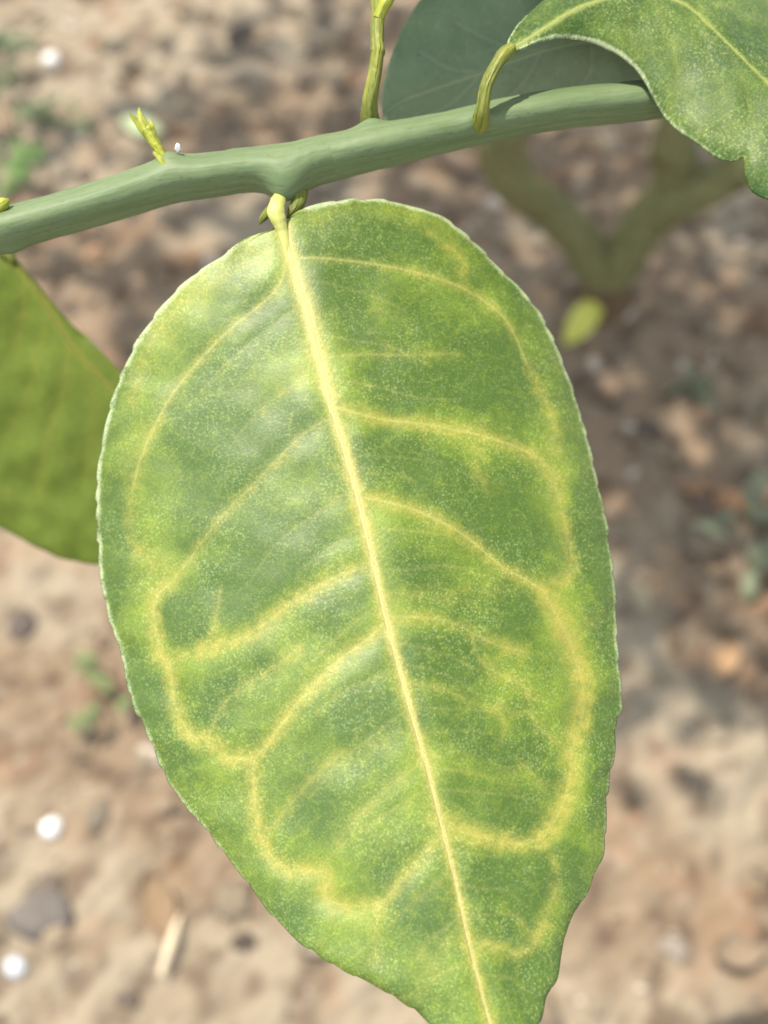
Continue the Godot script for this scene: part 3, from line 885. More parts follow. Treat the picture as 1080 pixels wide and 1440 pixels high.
			[0.27, 0.5, 0.1, [Vector2(9.90, -33.49), Vector2(13.97, -33.48), Vector2(18.68, -33.60), Vector2(22.78, -33.84)]],
			[0.27, 0.5, 0.1, [Vector2(10.55, -35.96), Vector2(13.06, -35.96), Vector2(16.17, -35.74), Vector2(18.86, -36.92)]],
			[0.27, 0.5, 0.1, [Vector2(12.60, -43.78), Vector2(17.65, -43.75), Vector2(23.37, -44.09), Vector2(28.42, -43.04)]],
			[0.27, 0.5, 0.1, [Vector2(13.95, -49.09), Vector2(18.47, -49.06), Vector2(23.67, -48.46), Vector2(28.19, -49.79)]],
			[0.27, 0.5, 0.1, [Vector2(14.75, -52.43), Vector2(17.89, -52.49), Vector2(21.64, -53.18), Vector2(24.89, -53.53)]],
			[0.27, 0.5, 0.1, [Vector2(16.34, -59.06), Vector2(19.72, -59.64), Vector2(23.71, -60.88), Vector2(27.16, -62.68)]],
			[0.27, 0.5, 0.1, [Vector2(17.03, -61.86), Vector2(20.12, -62.41), Vector2(23.81, -63.71), Vector2(26.99, -65.74)]],
			[0.27, 0.5, 0.1, [Vector2(18.59, -67.43), Vector2(23.97, -67.70), Vector2(30.05, -68.07), Vector2(35.43, -68.26)]],
			[0.27, 0.5, 0.1, [Vector2(19.49, -70.64), Vector2(22.37, -70.67), Vector2(25.86, -70.50), Vector2(28.88, -70.95)]],
			[0.27, 0.5, 0.1, [Vector2(20.76, -75.19), Vector2(23.16, -75.52), Vector2(26.14, -76.01), Vector2(28.72, -76.65)]],
			[0.27, 0.5, 0.1, [Vector2(21.43, -77.89), Vector2(26.52, -78.39), Vector2(32.28, -79.13), Vector2(37.32, -80.46)]],
			[0.27, 0.5, 0.1, [Vector2(23.43, -85.90), Vector2(26.00, -85.97), Vector2(29.16, -86.58), Vector2(31.94, -85.34)]],
			[0.27, 0.5, 0.1, [Vector2(24.41, -89.85), Vector2(27.05, -90.34), Vector2(30.28, -90.78), Vector2(33.04, -92.93)]],
			[0.27, 0.5, 0.1, [Vector2(25.22, -93.32), Vector2(27.11, -93.59), Vector2(29.58, -93.60), Vector2(31.72, -93.94)]],
			[0.27, 0.5, 0.1, [Vector2(26.92, -100.60), Vector2(28.44, -100.96), Vector2(30.52, -101.34), Vector2(32.28, -102.91)]],
			[0.25, 0.56, 0.09, [Vector2(2.84, -12.27), Vector2(-2.08, -15.77), Vector2(-7.89, -20.37), Vector2(-12.97, -25.80)]],
			[0.25, 0.56, 0.09, [Vector2(5.33, -21.47), Vector2(1.58, -24.06), Vector2(-3.01, -27.15), Vector2(-6.98, -32.08)]],
			[0.25, 0.56, 0.09, [Vector2(9.84, -38.42), Vector2(5.41, -41.51), Vector2(0.16, -45.27), Vector2(-4.38, -51.44)]],
			[0.25, 0.56, 0.09, [Vector2(11.26, -43.78), Vector2(8.75, -45.25), Vector2(5.47, -47.42), Vector2(2.65, -50.28)]],
			[0.25, 0.56, 0.09, [Vector2(13.76, -53.86), Vector2(10.63, -56.26), Vector2(6.72, -59.67), Vector2(3.35, -63.18)]],
			[0.25, 0.56, 0.09, [Vector2(15.84, -62.33), Vector2(12.79, -63.87), Vector2(8.98, -65.55), Vector2(5.69, -67.98)]],
			[0.25, 0.56, 0.09, [Vector2(17.41, -67.89), Vector2(13.40, -70.91), Vector2(8.64, -74.79), Vector2(4.52, -79.40)]],
			[0.25, 0.56, 0.09, [Vector2(20.14, -77.89), Vector2(15.41, -80.66), Vector2(9.92, -84.50), Vector2(5.17, -88.79)]],
			[0.25, 0.56, 0.09, [Vector2(22.81, -88.54), Vector2(20.46, -90.33), Vector2(17.39, -92.82), Vector2(14.75, -95.66)]],
			[0.25, 0.56, 0.09, [Vector2(24.05, -93.75), Vector2(22.67, -95.01), Vector2(20.57, -96.32), Vector2(18.77, -98.84)]],
			[0.25, 0.56, 0.09, [Vector2(25.26, -98.90), Vector2(22.51, -100.26), Vector2(19.05, -102.45), Vector2(16.08, -105.07)]],
			[0.38, 2.91, 0.0, [Vector2(-1.38, -2.37), Vector2(-6.43, -5.22), Vector2(-11.06, -7.96), Vector2(-15.26, -11.17), Vector2(-17.93, -14.48)]],
			[0.27, 2.46, 0.0, [Vector2(-19.97, -28.08), Vector2(-22.17, -36.03), Vector2(-23.25, -44.10), Vector2(-21.44, -51.28)]],
			[0.27, 2.24, 0.0, [Vector2(3.58, -0.62), Vector2(10.56, 2.28), Vector2(16.70, 2.60), Vector2(23.02, 0.90)]]]}, true)
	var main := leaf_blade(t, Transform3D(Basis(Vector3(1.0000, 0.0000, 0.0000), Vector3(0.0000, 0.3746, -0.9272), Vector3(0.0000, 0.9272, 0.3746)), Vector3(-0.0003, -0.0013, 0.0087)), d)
	main.set_meta("label", "large broad leaf with yellow veins hanging below the twig")
	under(main, "petiole", tube([Vector3(0.0001, -0.0007, 0.0024), Vector3(-0.0004, -0.0004, 0.0043), Vector3(-0.0007, -0.0001, 0.0061), Vector3(-0.0009, -0.0004, 0.0075), Vector3(-0.0006, -0.0009, 0.0084), Vector3(-0.0003, -0.0015, 0.0091), Vector3(-0.0000, -0.0022, 0.0099), Vector3(0.0004, -0.0029, 0.0114), Vector3(0.0009, -0.0038, 0.0131)], [0.00102, 0.00086, 0.00110, 0.00130, 0.00115, 0.00095, 0.00080, 0.00060, 0.00030], 6, 20, 0, 0, 0.05, 12, 0.55), petiole_mat)

	d = base.duplicate()
	d.merge({"seed": 200, "px": 9.0, "puff": 0.15, "rough": 0.56, "spec": 0.5, "yellow": Color(0.22, 0.26, 0.045), "rows": 260, "teeth": 0.12, "rib": 0.34, "rib_mat": pale_mat, "rim": 0.25, "dark": Color(0.028, 0.074, 0.005), "mid_halo": 0.5, "mid_line": 0.2, "bulge": 0.4, "light": Color(0.105, 0.178, 0.018), "line": Color(0.27, 0.31, 0.09), "speck": 1.2, "wave": 0.6,
		"mid": [Vector2(0.00, 0.00), Vector2(2.71, -1.46), Vector2(6.80, -3.75), Vector2(11.78, -6.64), Vector2(16.53, -11.23), Vector2(18.86, -15.39), Vector2(19.46, -19.48), Vector2(18.92, -22.06), Vector2(16.43, -26.86), Vector2(13.75, -31.68), Vector2(11.26, -36.18), Vector2(6.40, -42.37), Vector2(-1.44, -49.79)],
		"left": [Vector2(-0.41, -0.38), Vector2(1.07, -1.22), Vector2(3.21, -2.71), Vector2(5.54, -4.83), Vector2(7.59, -7.44), Vector2(8.78, -10.40), Vector2(9.06, -13.39), Vector2(8.53, -16.79), Vector2(7.64, -18.95), Vector2(5.94, -21.20), Vector2(4.25, -23.58), Vector2(2.36, -26.62), Vector2(0.83, -29.97), Vector2(0.01, -32.81), Vector2(-0.09, -35.23), Vector2(0.60, -36.34), Vector2(-1.33, -37.29), Vector2(-3.04, -38.73), Vector2(-3.77, -40.92), Vector2(-4.13, -44.04), Vector2(-3.90, -47.68), Vector2(-1.44, -49.79)],
		"right": [Vector2(0.56, 0.31), Vector2(3.24, 0.64), Vector2(6.73, 0.52), Vector2(11.66, -0.01), Vector2(15.98, -0.90), Vector2(27.06, -1.87), Vector2(39.13, -6.54), Vector2(42.45, -15.74), Vector2(42.16, -27.03), Vector2(36.39, -37.06), Vector2(25.51, -45.15), Vector2(12.43, -49.86), Vector2(-1.44, -49.79)],
		"shape": [0.14, 0.3, 9.0, 3.0, 0.25, 0],
		"veins": [
			[0.21, 0.9, 0.13, [Vector2(2.71, -1.46), Vector2(4.30, -2.94), Vector2(8.92, -5.27), Vector2(11.78, -6.64)]],
			[0.21, 1.01, 0.06, [Vector2(16.53, -11.23), Vector2(14.36, -13.75), Vector2(10.80, -15.59), Vector2(9.45, -17.50)]],
			[0.21, 1.01, 0.06, [Vector2(18.86, -15.39), Vector2(12.93, -20.95), Vector2(7.58, -24.66), Vector2(4.19, -27.57), Vector2(2.22, -29.89)]],
			[0.18, 1.01, 0.06, [Vector2(18.92, -22.06), Vector2(12.58, -26.85), Vector2(8.02, -30.11), Vector2(3.62, -33.34)]],
			[0.21, 1.01, 0.06, [Vector2(16.43, -26.86), Vector2(10.89, -32.12), Vector2(5.36, -35.69), Vector2(0.60, -37.69)]],
			[0.18, 1.34, 0.02, [Vector2(6.06, -22.72), Vector2(3.51, -26.84), Vector2(2.44, -30.80), Vector2(2.80, -34.16), Vector2(3.43, -36.42)]],
			[0.18, 1.01, 0.04, [Vector2(11.78, -6.64), Vector2(12.39, -10.01), Vector2(11.08, -12.85)]],
			[0.21, 1.12, 0.06, [Vector2(18.92, -22.06), Vector2(24.27, -27.25), Vector2(26.15, -33.07)]],
			[0.18, 1.12, 0.04, [Vector2(13.75, -31.68), Vector2(16.98, -34.50), Vector2(18.48, -37.91)]]]}, true)
	var up := leaf_blade(t, Transform3D(Basis(Vector3(0.3804, 0.1710, -0.9089), Vector3(-0.9226, 0.1384, -0.3601), Vector3(0.0642, 0.9755, 0.2104)), Vector3(0.0314, 0.0115, -0.0109)), d)
	up.set_meta("label", "green leaf arching over the twig on a curved stalk, mottled yellow")
	under(up, "petiole", tube([Vector3(0.0279, 0.0007, -0.0072), Vector3(0.0280, 0.0042, -0.0052), Vector3(0.0281, 0.0061, -0.0046), Vector3(0.0282, 0.0075, -0.0050), Vector3(0.0285, 0.0090, -0.0065), Vector3(0.0292, 0.0100, -0.0080), Vector3(0.0301, 0.0108, -0.0094), Vector3(0.0310, 0.0114, -0.0105), Vector3(0.0315, 0.0115, -0.0110), Vector3(0.0324, 0.0119, -0.0116)], [0.00146, 0.00137, 0.00110, 0.00095, 0.00089, 0.00089, 0.00089, 0.00099, 0.00099, 0.00070], 6, 18, 0, 0, 0.08, 13), young)

	d = base.duplicate()
	d.merge({"seed": 300, "mottle": 0.18, "puff": 1.5, "px": 5.0, "rows": 160, "cols": 24, "teeth": 0.1, "speck": 0.04, "rough": 0.5, "spec": 0.35, "back": 0.9, "rib": 0.35, "rib_mat": young, "dark": Color(0.145, 0.205, 0.030), "light": Color(0.210, 0.275, 0.050), "mid_halo": 0.8, "mid_line": 0.35,
		"line": Color(0.31, 0.31, 0.07), "yellow": Color(0.27, 0.29, 0.045), "edge": Color(0.12, 0.16, 0.03), "bulge": 1.2,
		"mid": [Vector2(0.00, 0.00), Vector2(0.15, -3.11), Vector2(0.71, -11.35), Vector2(0.60, -20.35), Vector2(1.70, -26.74), Vector2(2.83, -33.36), Vector2(3.36, -41.87), Vector2(2.50, -54.21)],
		"left": [Vector2(-0.59, -0.09), Vector2(-7.63, -1.12), Vector2(-21.37, -5.42), Vector2(-32.21, -13.80), Vector2(-39.35, -25.07), Vector2(-40.32, -35.87), Vector2(-37.14, -42.52), Vector2(-32.94, -48.05), Vector2(-28.85, -53.51), Vector2(-24.10, -57.41), Vector2(-19.17, -59.36), Vector2(-10.56, -59.54), Vector2(-2.78, -57.84), Vector2(2.50, -54.21)],
		"right": [Vector2(0.38, 0.07), Vector2(0.90, -2.96), Vector2(1.62, -8.56), Vector2(2.83, -16.94), Vector2(4.44, -22.86), Vector2(5.75, -28.93), Vector2(6.58, -36.77), Vector2(5.63, -45.67), Vector2(2.50, -54.21)],
		"shape": [0.12, 0.25, 2.0, 3, 0.3, 0],
		"veins": [
			[0.39, 1.01, 0.16, [Vector2(0.60, -20.35), Vector2(-3.65, -25.19), Vector2(-7.70, -28.41), Vector2(-13.60, -32.35), Vector2(-18.70, -36.12), Vector2(-23.70, -40.13)]],
			[0.33, 1.12, 0.2, [Vector2(0.12, -5.51), Vector2(-3.01, -10.04), Vector2(-8.74, -14.39), Vector2(-18.06, -18.50)]],
			[0.33, 1.12, 0.12, [Vector2(1.70, -26.74), Vector2(-4.74, -35.69), Vector2(-13.84, -43.69)]],
			[0.28, 1.12, 0.12, [Vector2(0.71, -11.35), Vector2(-3.81, -17.28), Vector2(-13.76, -24.16), Vector2(-23.57, -28.49)]],
			[0.28, 1.12, 0.08, [Vector2(-31.40, -36.11), Vector2(-28.43, -40.20), Vector2(-23.52, -41.91)]]]}, true)
	var side := leaf_blade(t, Transform3D(Basis(Vector3(0.8468, 0.4332, -0.3088), Vector3(-0.5166, 0.5310, -0.6717), Vector3(-0.1270, 0.7283, 0.6734)), Vector3(-0.0562, -0.0401, -0.0226)), d)
	side.set_meta("label", "olive green leaf hanging behind, out of focus and lit through")
	under(side, "petiole", tube([Vector3(-0.0899, -0.0173, 0.0100), Vector3(-0.0940, -0.0260, 0.0051), Vector3(-0.0939, -0.0385, -0.0014), Vector3(-0.0871, -0.0468, -0.0150), Vector3(-0.0743, -0.0462, -0.0250), Vector3(-0.0619, -0.0416, -0.0249), Vector3(-0.0564, -0.0405, -0.0228), Vector3(-0.0549, -0.0417, -0.0213)], [0.00218, 0.00161, 0.00149, 0.00147, 0.00150, 0.00134, 0.00119, 0.00066], 6, 18, 0, 0, 0.08, 14), young)

	d = base.duplicate()
	d.merge({"seed": 400, "rib": 0.3, "rib_mat": pale_mat, "px": 5.0, "rows": 160, "cols": 24, "teeth": 0.1, "speck": 0.25, "rough": 0.5, "spec": 0.4, "back": 0.15, "mottle": 0.5, "dark": Color(0.155, 0.225, 0.125), "light": Color(0.21, 0.29, 0.165), "mid_halo": 0.6, "mid_line": 0.4,
		"line": Color(0.32, 0.39, 0.24), "yellow": Color(0.14, 0.20, 0.12), "edge": Color(0.10, 0.15, 0.10), "bulge": 0.8,
		"mid": [Vector2(0.00, 0.00), Vector2(-2.77, -4.37), Vector2(-5.14, -9.88), Vector2(-6.70, -17.76), Vector2(-7.02, -25.80), Vector2(-6.15, -35.57), Vector2(-5.40, -45.01), Vector2(-4.84, -49.44), Vector2(-3.66, -52.28)],
		"left": [Vector2(-0.68, -0.15), Vector2(-3.81, -1.14), Vector2(-8.31, -4.49), Vector2(-14.86, -10.20), Vector2(-20.33, -18.21), Vector2(-22.36, -26.83), Vector2(-21.22, -35.02), Vector2(-18.88, -41.29), Vector2(-16.25, -44.71), Vector2(-12.80, -47.88), Vector2(-9.61, -50.08), Vector2(-6.25, -51.75), Vector2(-3.66, -52.28)],
		"right": [Vector2(0.64, -0.06), Vector2(2.79, -0.72), Vector2(4.66, -3.63), Vector2(4.58, -10.58), Vector2(3.49, -18.78), Vector2(2.57, -29.43), Vector2(1.64, -40.06), Vector2(0.59, -47.01), Vector2(-0.52, -50.96), Vector2(-2.02, -52.42), Vector2(-3.66, -52.28)],
		"shape": [0.2, 0.2, 2, 2, 0.3, 0],
		"veins": [
			[0.5, 1.01, 0.43, [Vector2(-7.02, -25.80), Vector2(-9.59, -32.14), Vector2(-14.12, -37.93)]],
			[0.5, 1.01, 0.43, [Vector2(-6.15, -35.57), Vector2(-7.89, -40.60), Vector2(-11.43, -44.33)]],
			[0.5, 1.01, 0.43, [Vector2(-6.70, -17.76), Vector2(-11.25, -21.43), Vector2(-16.49, -25.96)]],
			[0.5, 1.01, 0.43, [Vector2(-6.15, -35.57), Vector2(-2.97, -40.45), Vector2(-1.94, -45.34)]],
			[0.5, 1.01, 0.43, [Vector2(-7.02, -25.80), Vector2(-3.39, -28.65), Vector2(-0.22, -33.82)]],
			[0.5, 1.01, 0.43, [Vector2(-6.70, -17.76), Vector2(-1.97, -18.28), Vector2(1.53, -22.16)]]]}, true)
	var dk := leaf_blade(t, Transform3D(Basis(Vector3(0.2297, -0.7974, 0.5580), Vector3(0.9677, 0.1260, -0.2182), Vector3(0.1037, 0.5901, 0.8006)), Vector3(0.0656, -0.0036, -0.0298)), d)
	dk.set_meta("label", "dark bluish green leaf in shade behind the twig")
	under(dk, "petiole", tube([Vector3(0.0597, 0.0010, -0.0157), Vector3(0.0633, -0.0014, -0.0216), Vector3(0.0656, -0.0037, -0.0276), Vector3(0.0656, -0.0036, -0.0298), Vector3(0.0633, -0.0030, -0.0307)], [0.00128, 0.00121, 0.00125, 0.00103, 0.00068], 6, 18, 0, 0, 0.08, 15), bark)

	d = base.duplicate()
	d.merge({"seed": 500, "px": 4.0, "rows": 120, "cols": 20, "teeth": 0.1,
		"mid": [Vector2(0.00, 0.00), Vector2(1.00, -17.00), Vector2(0.00, -35.00), Vector2(-1.00, -52.00), Vector2(0.00, -70.00)],
		"left": [Vector2(-1.00, 0.00), Vector2(-6.00, -5.00), Vector2(-11.00, -14.00), Vector2(-13.00, -28.00), Vector2(-12.00, -45.00), Vector2(-7.00, -60.00), Vector2(0.00, -70.00)],
		"right": [Vector2(1.00, 0.00), Vector2(6.00, -5.00), Vector2(11.00, -14.00), Vector2(13.00, -28.00), Vector2(12.00, -45.00), Vector2(7.00, -60.00), Vector2(0.00, -70.00)],
		"shape": [0.15, 0.15, 2, 2, 0.5, 0],
		"veins": [[0.4, 0.9, 0.3, [Vector2(0, -15), Vector2(5, -19), Vector2(9, -28)]], [0.4, 0.9, 0.3, [Vector2(0, -18), Vector2(-5, -23), Vector2(-9, -32)]]]}, true)
	var top := leaf_blade(t, Transform3D(Basis(Vector3(-0.0699, -0.2778, -0.9581), Vector3(-0.9582, -0.2485, 0.1420), Vector3(-0.2776, 0.9279, -0.2488)), Vector3(-0.0084, 0.0156, -0.0370)), d)  # blade out of view, set on the sun ray to shade the dark leaf
	under(top, "petiole", tube([Vector3(0.0124, 0.0004, -0.0066), Vector3(0.0124, 0.0018, -0.0074), Vector3(0.0123, 0.0033, -0.0077), Vector3(0.0123, 0.0051, -0.0082), Vector3(0.0127, 0.0067, -0.0096), Vector3(0.0131, 0.0081, -0.0116), Vector3(0.0134, 0.0093, -0.0131), Vector3(0.0135, 0.0096, -0.0137), Vector3(0.0134, 0.0099, -0.0151), Vector3(0.0134, 0.0106, -0.0173), Vector3(0.0135, 0.0112, -0.0193), Vector3(0.0134, 0.0116, -0.0222), Vector3(0.0125, 0.0128, -0.0262), Vector3(0.0080, 0.0145, -0.0331), Vector3(0.0017, 0.0153, -0.0366), Vector3(-0.0088, 0.0158, -0.0373)], [0.00146, 0.00140, 0.00129, 0.00107, 0.00102, 0.00096, 0.00091, 0.00106, 0.00092, 0.00097, 0.00092, 0.00093, 0.00093, 0.00094, 0.00095, 0.00063], 6, 20, 3, 0.12, 0.10, 16), young)
	under(top, "petiole", tube([Vector3(0.0135, 0.0113, -0.0185), Vector3(0.0140, 0.0121, -0.0193), Vector3(0.0146, 0.0128, -0.0201), Vector3(0.0155, 0.0134, -0.0212), Vector3(0.0164, 0.0140, -0.0223)], [0.00082, 0.00081, 0.00092, 0.00071, 0.00020], 6, 14), yellow)

	put("bud", tube([Vector3(0.0010, -0.0010, 0.0007), Vector3(0.0020, -0.0012, 0.0025), Vector3(0.0020, -0.0016, 0.0043), Vector3(0.0013, -0.0019, 0.0058), Vector3(0.0005, -0.0024, 0.0069)], [0.00144, 0.00133, 0.00112, 0.00076, 0.00020], 6, 18, 0, 0, 0.08, 17), young, t)
	put("bud", tube([Vector3(-0.0008, -0.0022, 0.0038), Vector3(-0.0020, -0.0028, 0.0049), Vector3(-0.0030, -0.0033, 0.0058), Vector3(-0.0036, -0.0038, 0.0066)], [0.00061, 0.00072, 0.00056, 0.00015], 6, 14, 0, 0, 0.08, 18), young, t)
	put("bud", tube([Vector3(-0.0446, -0.0034, 0.0078), Vector3(-0.0416, -0.0020, 0.0064), Vector3(-0.0398, -0.0009, 0.0056), Vector3(-0.0390, -0.0007, 0.0051)], [0.00092, 0.00111, 0.00091, 0.00030], 6, 14, 0, 0, 0.08, 19), yellow, t)
	var shoot := put("shoot", tube([Vector3(-0.0159, -0.0014, 0.0005), Vector3(-0.0162, 0.0005, 0.0007), Vector3(-0.0168, 0.0017, 0.0001), Vector3(-0.0176, 0.0029, -0.0010), Vector3(-0.0184, 0.0035, -0.0021), Vector3(-0.0192, 0.0042, -0.0033), Vector3(-0.0199, 0.0047, -0.0041)], [0.00154, 0.00132, 0.00081, 0.00066, 0.00081, 0.00096, 0.00071], 10, 24, 0, 0.0, 0.16, 20), yellow, t)
	put("shoot_tip", tube([Vector3(-0.0191, 0.0039, -0.0028), Vector3(-0.0201, 0.0047, -0.0037), Vector3(-0.0209, 0.0054, -0.0043), Vector3(-0.0216, 0.0062, -0.0047)], [0.00066, 0.00061, 0.00040, 0.00010], 6, 14, 0, 0, 0.1, 21, 0.6), yellow, shoot)
	put("shoot_tip", tube([Vector3(-0.0193, 0.0046, -0.0030), Vector3(-0.0198, 0.0052, -0.0039), Vector3(-0.0202, 0.0057, -0.0048), Vector3(-0.0204, 0.0063, -0.0058)], [0.00070, 0.00065, 0.00045, 0.00010], 6, 14, 0, 0, 0.1, 22, 0.6), yellow, shoot)
	put("shoot_tip", tube([Vector3(-0.0187, 0.0033, -0.0027), Vector3(-0.0188, 0.0033, -0.0041), Vector3(-0.0190, 0.0032, -0.0056), Vector3(-0.0194, 0.0034, -0.0069)], [0.00061, 0.00051, 0.00031, 0.00010], 6, 14, 0, 0, 0.1, 23, 0.6), yellow, shoot)
	put("shoot_tip", tube([Vector3(-0.0160, 0.0021, 0.0023), Vector3(-0.0170, 0.0028, 0.0011), Vector3(-0.0179, 0.0033, 0.0003), Vector3(-0.0183, 0.0035, -0.0001)], [0.00050, 0.00050, 0.00030, 0.00010], 6, 14, 0, 0, 0.1, 24, 0.6), yellow, shoot)

	var fl := put("fluff_speck", lump(61, 0.8), plain(lin(0.75, 0.75, 0.78), 0.7))
	fl.position = Vector3(-0.0292, 0.4539, -0.1226)
	fl.scale = Vector3(0.0004, 0.0006, 0.0004)
	tag(fl, "tiny white speck of fluff on the twig beside the yellow shoot", "fluff")


# ---------------------------------------------------------------- things lying or growing on the soil
func on_soil(p: Vector3, lift := 0.0) -> Vector3:
	return Vector3(p.x, soil_height(p.x, p.z) + lift, p.z)


func flat_leaf(length: float, width: float, curl: float, seed_: int) -> ArrayMesh:
	var nz := noise(seed_, 60.0, 2)
	var v := PackedVector3Array()
	var uv := PackedVector2Array()
	var idx := PackedInt32Array()
	for j in 17:
		var u := j / 16.0
		var wd := width * 0.5 * pow(sin(PI * clampf(u, 0.015, 0.985)), 0.7)
		for k in 7:
			var s := (k - 3) / 3.0
			var x := s * wd
			var z := (u - 0.5) * length
			v.append(Vector3(x, curl * s * s * width + curl * (u - 0.5) * (u - 0.5) * length + 0.002 * nz.get_noise_2d(x, z), z))
			uv.append(Vector2(k / 6.0, u))
	for j in 16:
		for k in 6:
			var a := j * 7 + k
			idx.append_array([a, a + 1, a + 7, a + 1, a + 8, a + 7])
	var top := v.size()
	var nt := idx.size()
	for i in top:
		v.append(v[i] - Vector3(0, 0.0005, 0))
		uv.append(uv[i])
	for i in range(0, nt, 3):
		idx.append_array([idx[i] + top, idx[i + 2] + top, idx[i + 1] + top])
	return mesh_of(v, uv, idx)


func weed(at: Vector3, label: String, n: int, size: float, c: Color, seed_: int) -> void:
	var t := thing("weed", label, "weed", on_soil(at), "small weeds sprouting in the soil")
	var rng := RandomNumberGenerator.new()
	rng.seed = seed_
	var m := plain(c, 0.55, 0.4, 0.6)
	for i in n:
		var a := rng.randf() * TAU
		var r := size * sqrt(rng.randf())
		var foot := Vector3(cos(a) * r * 0.3, -0.002, sin(a) * r * 0.3)
		var tip := Vector3(cos(a) * r, size * rng.randf_range(0.25, 0.9), sin(a) * r)
		var stem := put("stem", tube([foot, foot.lerp(tip, 0.5) + Vector3(0, 0.002, 0), tip], [0.0007, 0.0006, 0.0004], 4, 8), m, t)
		var l := put("leaf", flat_leaf(size * rng.randf_range(0.45, 0.8), size * rng.randf_range(0.22, 0.4), -0.25, seed_ + i), m, stem)
		l.position = tip
		l.rotation = Vector3(rng.randf_range(-0.5, 0.5), rng.randf() * TAU, rng.randf_range(-0.4, 0.4))


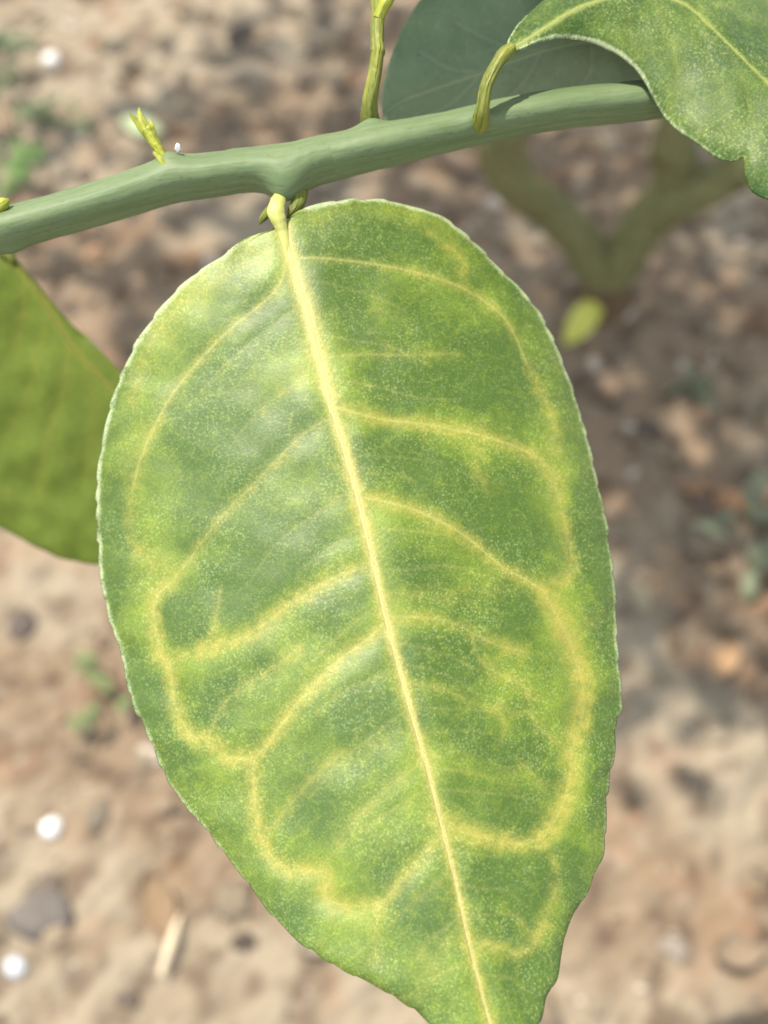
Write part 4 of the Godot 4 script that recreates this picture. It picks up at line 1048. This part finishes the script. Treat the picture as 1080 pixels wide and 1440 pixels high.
func make_litter() -> void:
	var f := thing("fallen_leaf", "small yellow green fallen leaf lying at the foot of the forked trunk", "leaf", on_soil(Vector3(0.1279, 0.0000, -0.4609), 0.012))
	var fm := plain(lin(0.50, 0.49, 0.09), 0.6, 0.4, 0.4)
	var bl := put("blade", flat_leaf(0.040, 0.0185, -0.12, 5), fm, f)
	bl.rotation = Vector3(0.55, -0.75, 0.0)
	put("stalk", tube([Vector3(0, 0, 0.02), Vector3(0, 0.001, 0.024), Vector3(0.001, 0.001, 0.029)], [0.0006, 0.0006, 0.0005], 4, 8), fm, bl)

	var pm := plain(lin(0.86, 0.86, 0.85), 0.5)
	var spots := [Vector3(-0.2591, 0.0000, -0.7307), Vector3(-0.1686, 0.0000, -0.1396), Vector3(-0.1752, 0.0000, -0.0733)]
	var say := ["small bright white pebble on pale soil far beyond the twig", "bright round white pebble beside the tip half of the big leaf", "dull greyish white pebble among dark crumbs near the frame corner"]
	var size := [0.0058, 0.0048, 0.0050]
	for i in 3:
		var o := put("white_pebble", lump(70 + i, 0.35, 9, 14), pm if i < 2 else plain(lin(0.50, 0.51, 0.55), 0.6))
		o.position = on_soil(spots[i], size[i] * 0.55)
		o.scale = Vector3.ONE * size[i]
		tag(o, say[i], "pebble", "white pebbles on the soil")

	var sp := [Vector3(-0.1666, 0.0000, -0.0966), Vector3(-0.1451, 0.0000, -0.1450), Vector3(0.1403, 0.0000, -0.0820), Vector3(-0.1118, 0.0000, -0.7511), Vector3(-0.2026, 0.0000, -0.2517)]
	var ss := [0.015, 0.008, 0.008, 0.013, 0.010]
	var sc := [Color(0.135, 0.117, 0.105), Color(0.15, 0.125, 0.095), Color(0.22, 0.185, 0.155), Color(0.085, 0.068, 0.055), Color(0.10, 0.08, 0.07)]
	var sl := ["large dark grey stone near the greyish white pebble", "brown grey stone below the white pebble", "pale grey stone low beside the tip of the big leaf", "dark brown stone beyond the twig", "grey brown stone under the olive leaf"]
	for i in 5:
		var o := put("stone", lump(80 + i, 0.5, 8, 12), plain(Color(sc[i]).linear_to_srgb(), 0.9, 0.3))
		o.position = on_soil(sp[i], ss[i] * 0.1)
		o.scale = Vector3(ss[i], ss[i] * 0.55, ss[i] * 0.8)
		o.rotation.y = i * 1.3
		tag(o, sl[i], "stone", "stones in the soil")

	var lp := [Vector3(0.1973, 0.0000, -0.3348), Vector3(-0.1098, 0.0000, -0.1016), Vector3(-0.0292, 0.0000, -0.0852), Vector3(0.1425, 0.0000, -0.2648), Vector3(0.1828, 0.0000, -0.2262), Vector3(0.0958, 0.0000, -0.2078), Vector3(0.0514, 0.0000, -0.6131), Vector3(0.1675, 0.0000, -0.0804)]
	var lc := [Color(0.30, 0.17, 0.095), Color(0.24, 0.165, 0.10), Color(0.32, 0.27, 0.20), Color(0.36, 0.30, 0.20), Color(0.33, 0.21, 0.12), Color(0.26, 0.18, 0.12), Color(0.28, 0.20, 0.14), Color(0.24, 0.18, 0.125)]
	var ll := ["rusty orange dead leaf on shaded soil beyond the big leaf's edge", "orange brown dead leaf scrap above the straw", "pale dead leaf scrap below the big leaf", "pale straw coloured leaf scrap close to the big leaf's edge", "orange dead leaf scrap on brown soil below the rusty one", "dull brown leaf scrap on open pale soil", "brown leaf scrap between the forked trunk and the twig", "tan leaf scrap near the picture's lower corner"]
	for i in 8:
		var o := put("dead_leaf", flat_leaf([0.05, 0.034, 0.026, 0.022, 0.03, 0.026, 0.03, 0.028][i], [0.014, 0.018, 0.012, 0.009, 0.014, 0.012, 0.014, 0.016][i], 0.25, 90 + i), plain(Color(lc[i]).linear_to_srgb(), 0.8, 0.3, 0.3))
		o.position = on_soil(lp[i], 0.0025)
		o.rotation = Vector3(0.15, [1.3, 0.4, 2.0, 0.3, 2.5, 1.1, 0.8, 1.7][i], 0.1)
		tag(o, ll[i], "dead leaf", "dead leaf scraps on the soil")

	var s := put("straw_scrap", tube([Vector3(-0.004, 0.002, 0.014), Vector3(0, 0.004, 0), Vector3(0.003, 0.003, -0.013)], [0.0012, 0.0022, 0.0008], 6, 10, 0, 0, 0.2, 31, 0.5), plain(lin(0.58, 0.47, 0.33), 0.8))
	s.position = on_soil(Vector3(-0.1011, 0.0000, -0.0836), 0.004)
	tag(s, "pale sliver of straw on the soil below the big leaf", "straw")
	var pl := put("pale_leaf", flat_leaf(0.03, 0.016, -0.1, 99), plain(lin(0.45, 0.52, 0.30), 0.6, 0.4, 0.3))
	pl.position = on_soil(Vector3(-0.1753, 0.0000, -0.6411), 0.008)
	pl.rotation = Vector3(0.2, 1.4, 0.1)
	tag(pl, "pale whitish green leaf on the soil behind the yellow shoot", "leaf")

	weed(Vector3(0.2153, 0.0000, -0.3035), "dusty green weed with many leaves at the picture's edge beside the big leaf", 16, 0.031, lin(0.15, 0.17, 0.10), 601)
	weed(Vector3(-0.1494, 0.0000, -0.2078), "faint green weed tuft beside the serrated edge of the big leaf", 8, 0.022, lin(0.16, 0.20, 0.07), 602)
	weed(Vector3(-0.2398, 0.0000, -0.6525), "small green weed on pale soil above the twig", 9, 0.026, lin(0.14, 0.19, 0.08), 603)
	weed(Vector3(-0.2724, 0.0000, -0.6059), "green weed at the picture's edge just above the twig", 10, 0.028, lin(0.10, 0.20, 0.04), 604)
	weed(Vector3(-0.2927, 0.0000, -0.7174), "dark green weed at the picture's edge beside the far white pebble", 14, 0.034, lin(0.08, 0.12, 0.05), 605)
	weed(Vector3(0.1948, 0.0000, -0.4078), "sparse green weed on shaded soil beside the forked trunk", 7, 0.020, lin(0.10, 0.13, 0.06), 606)
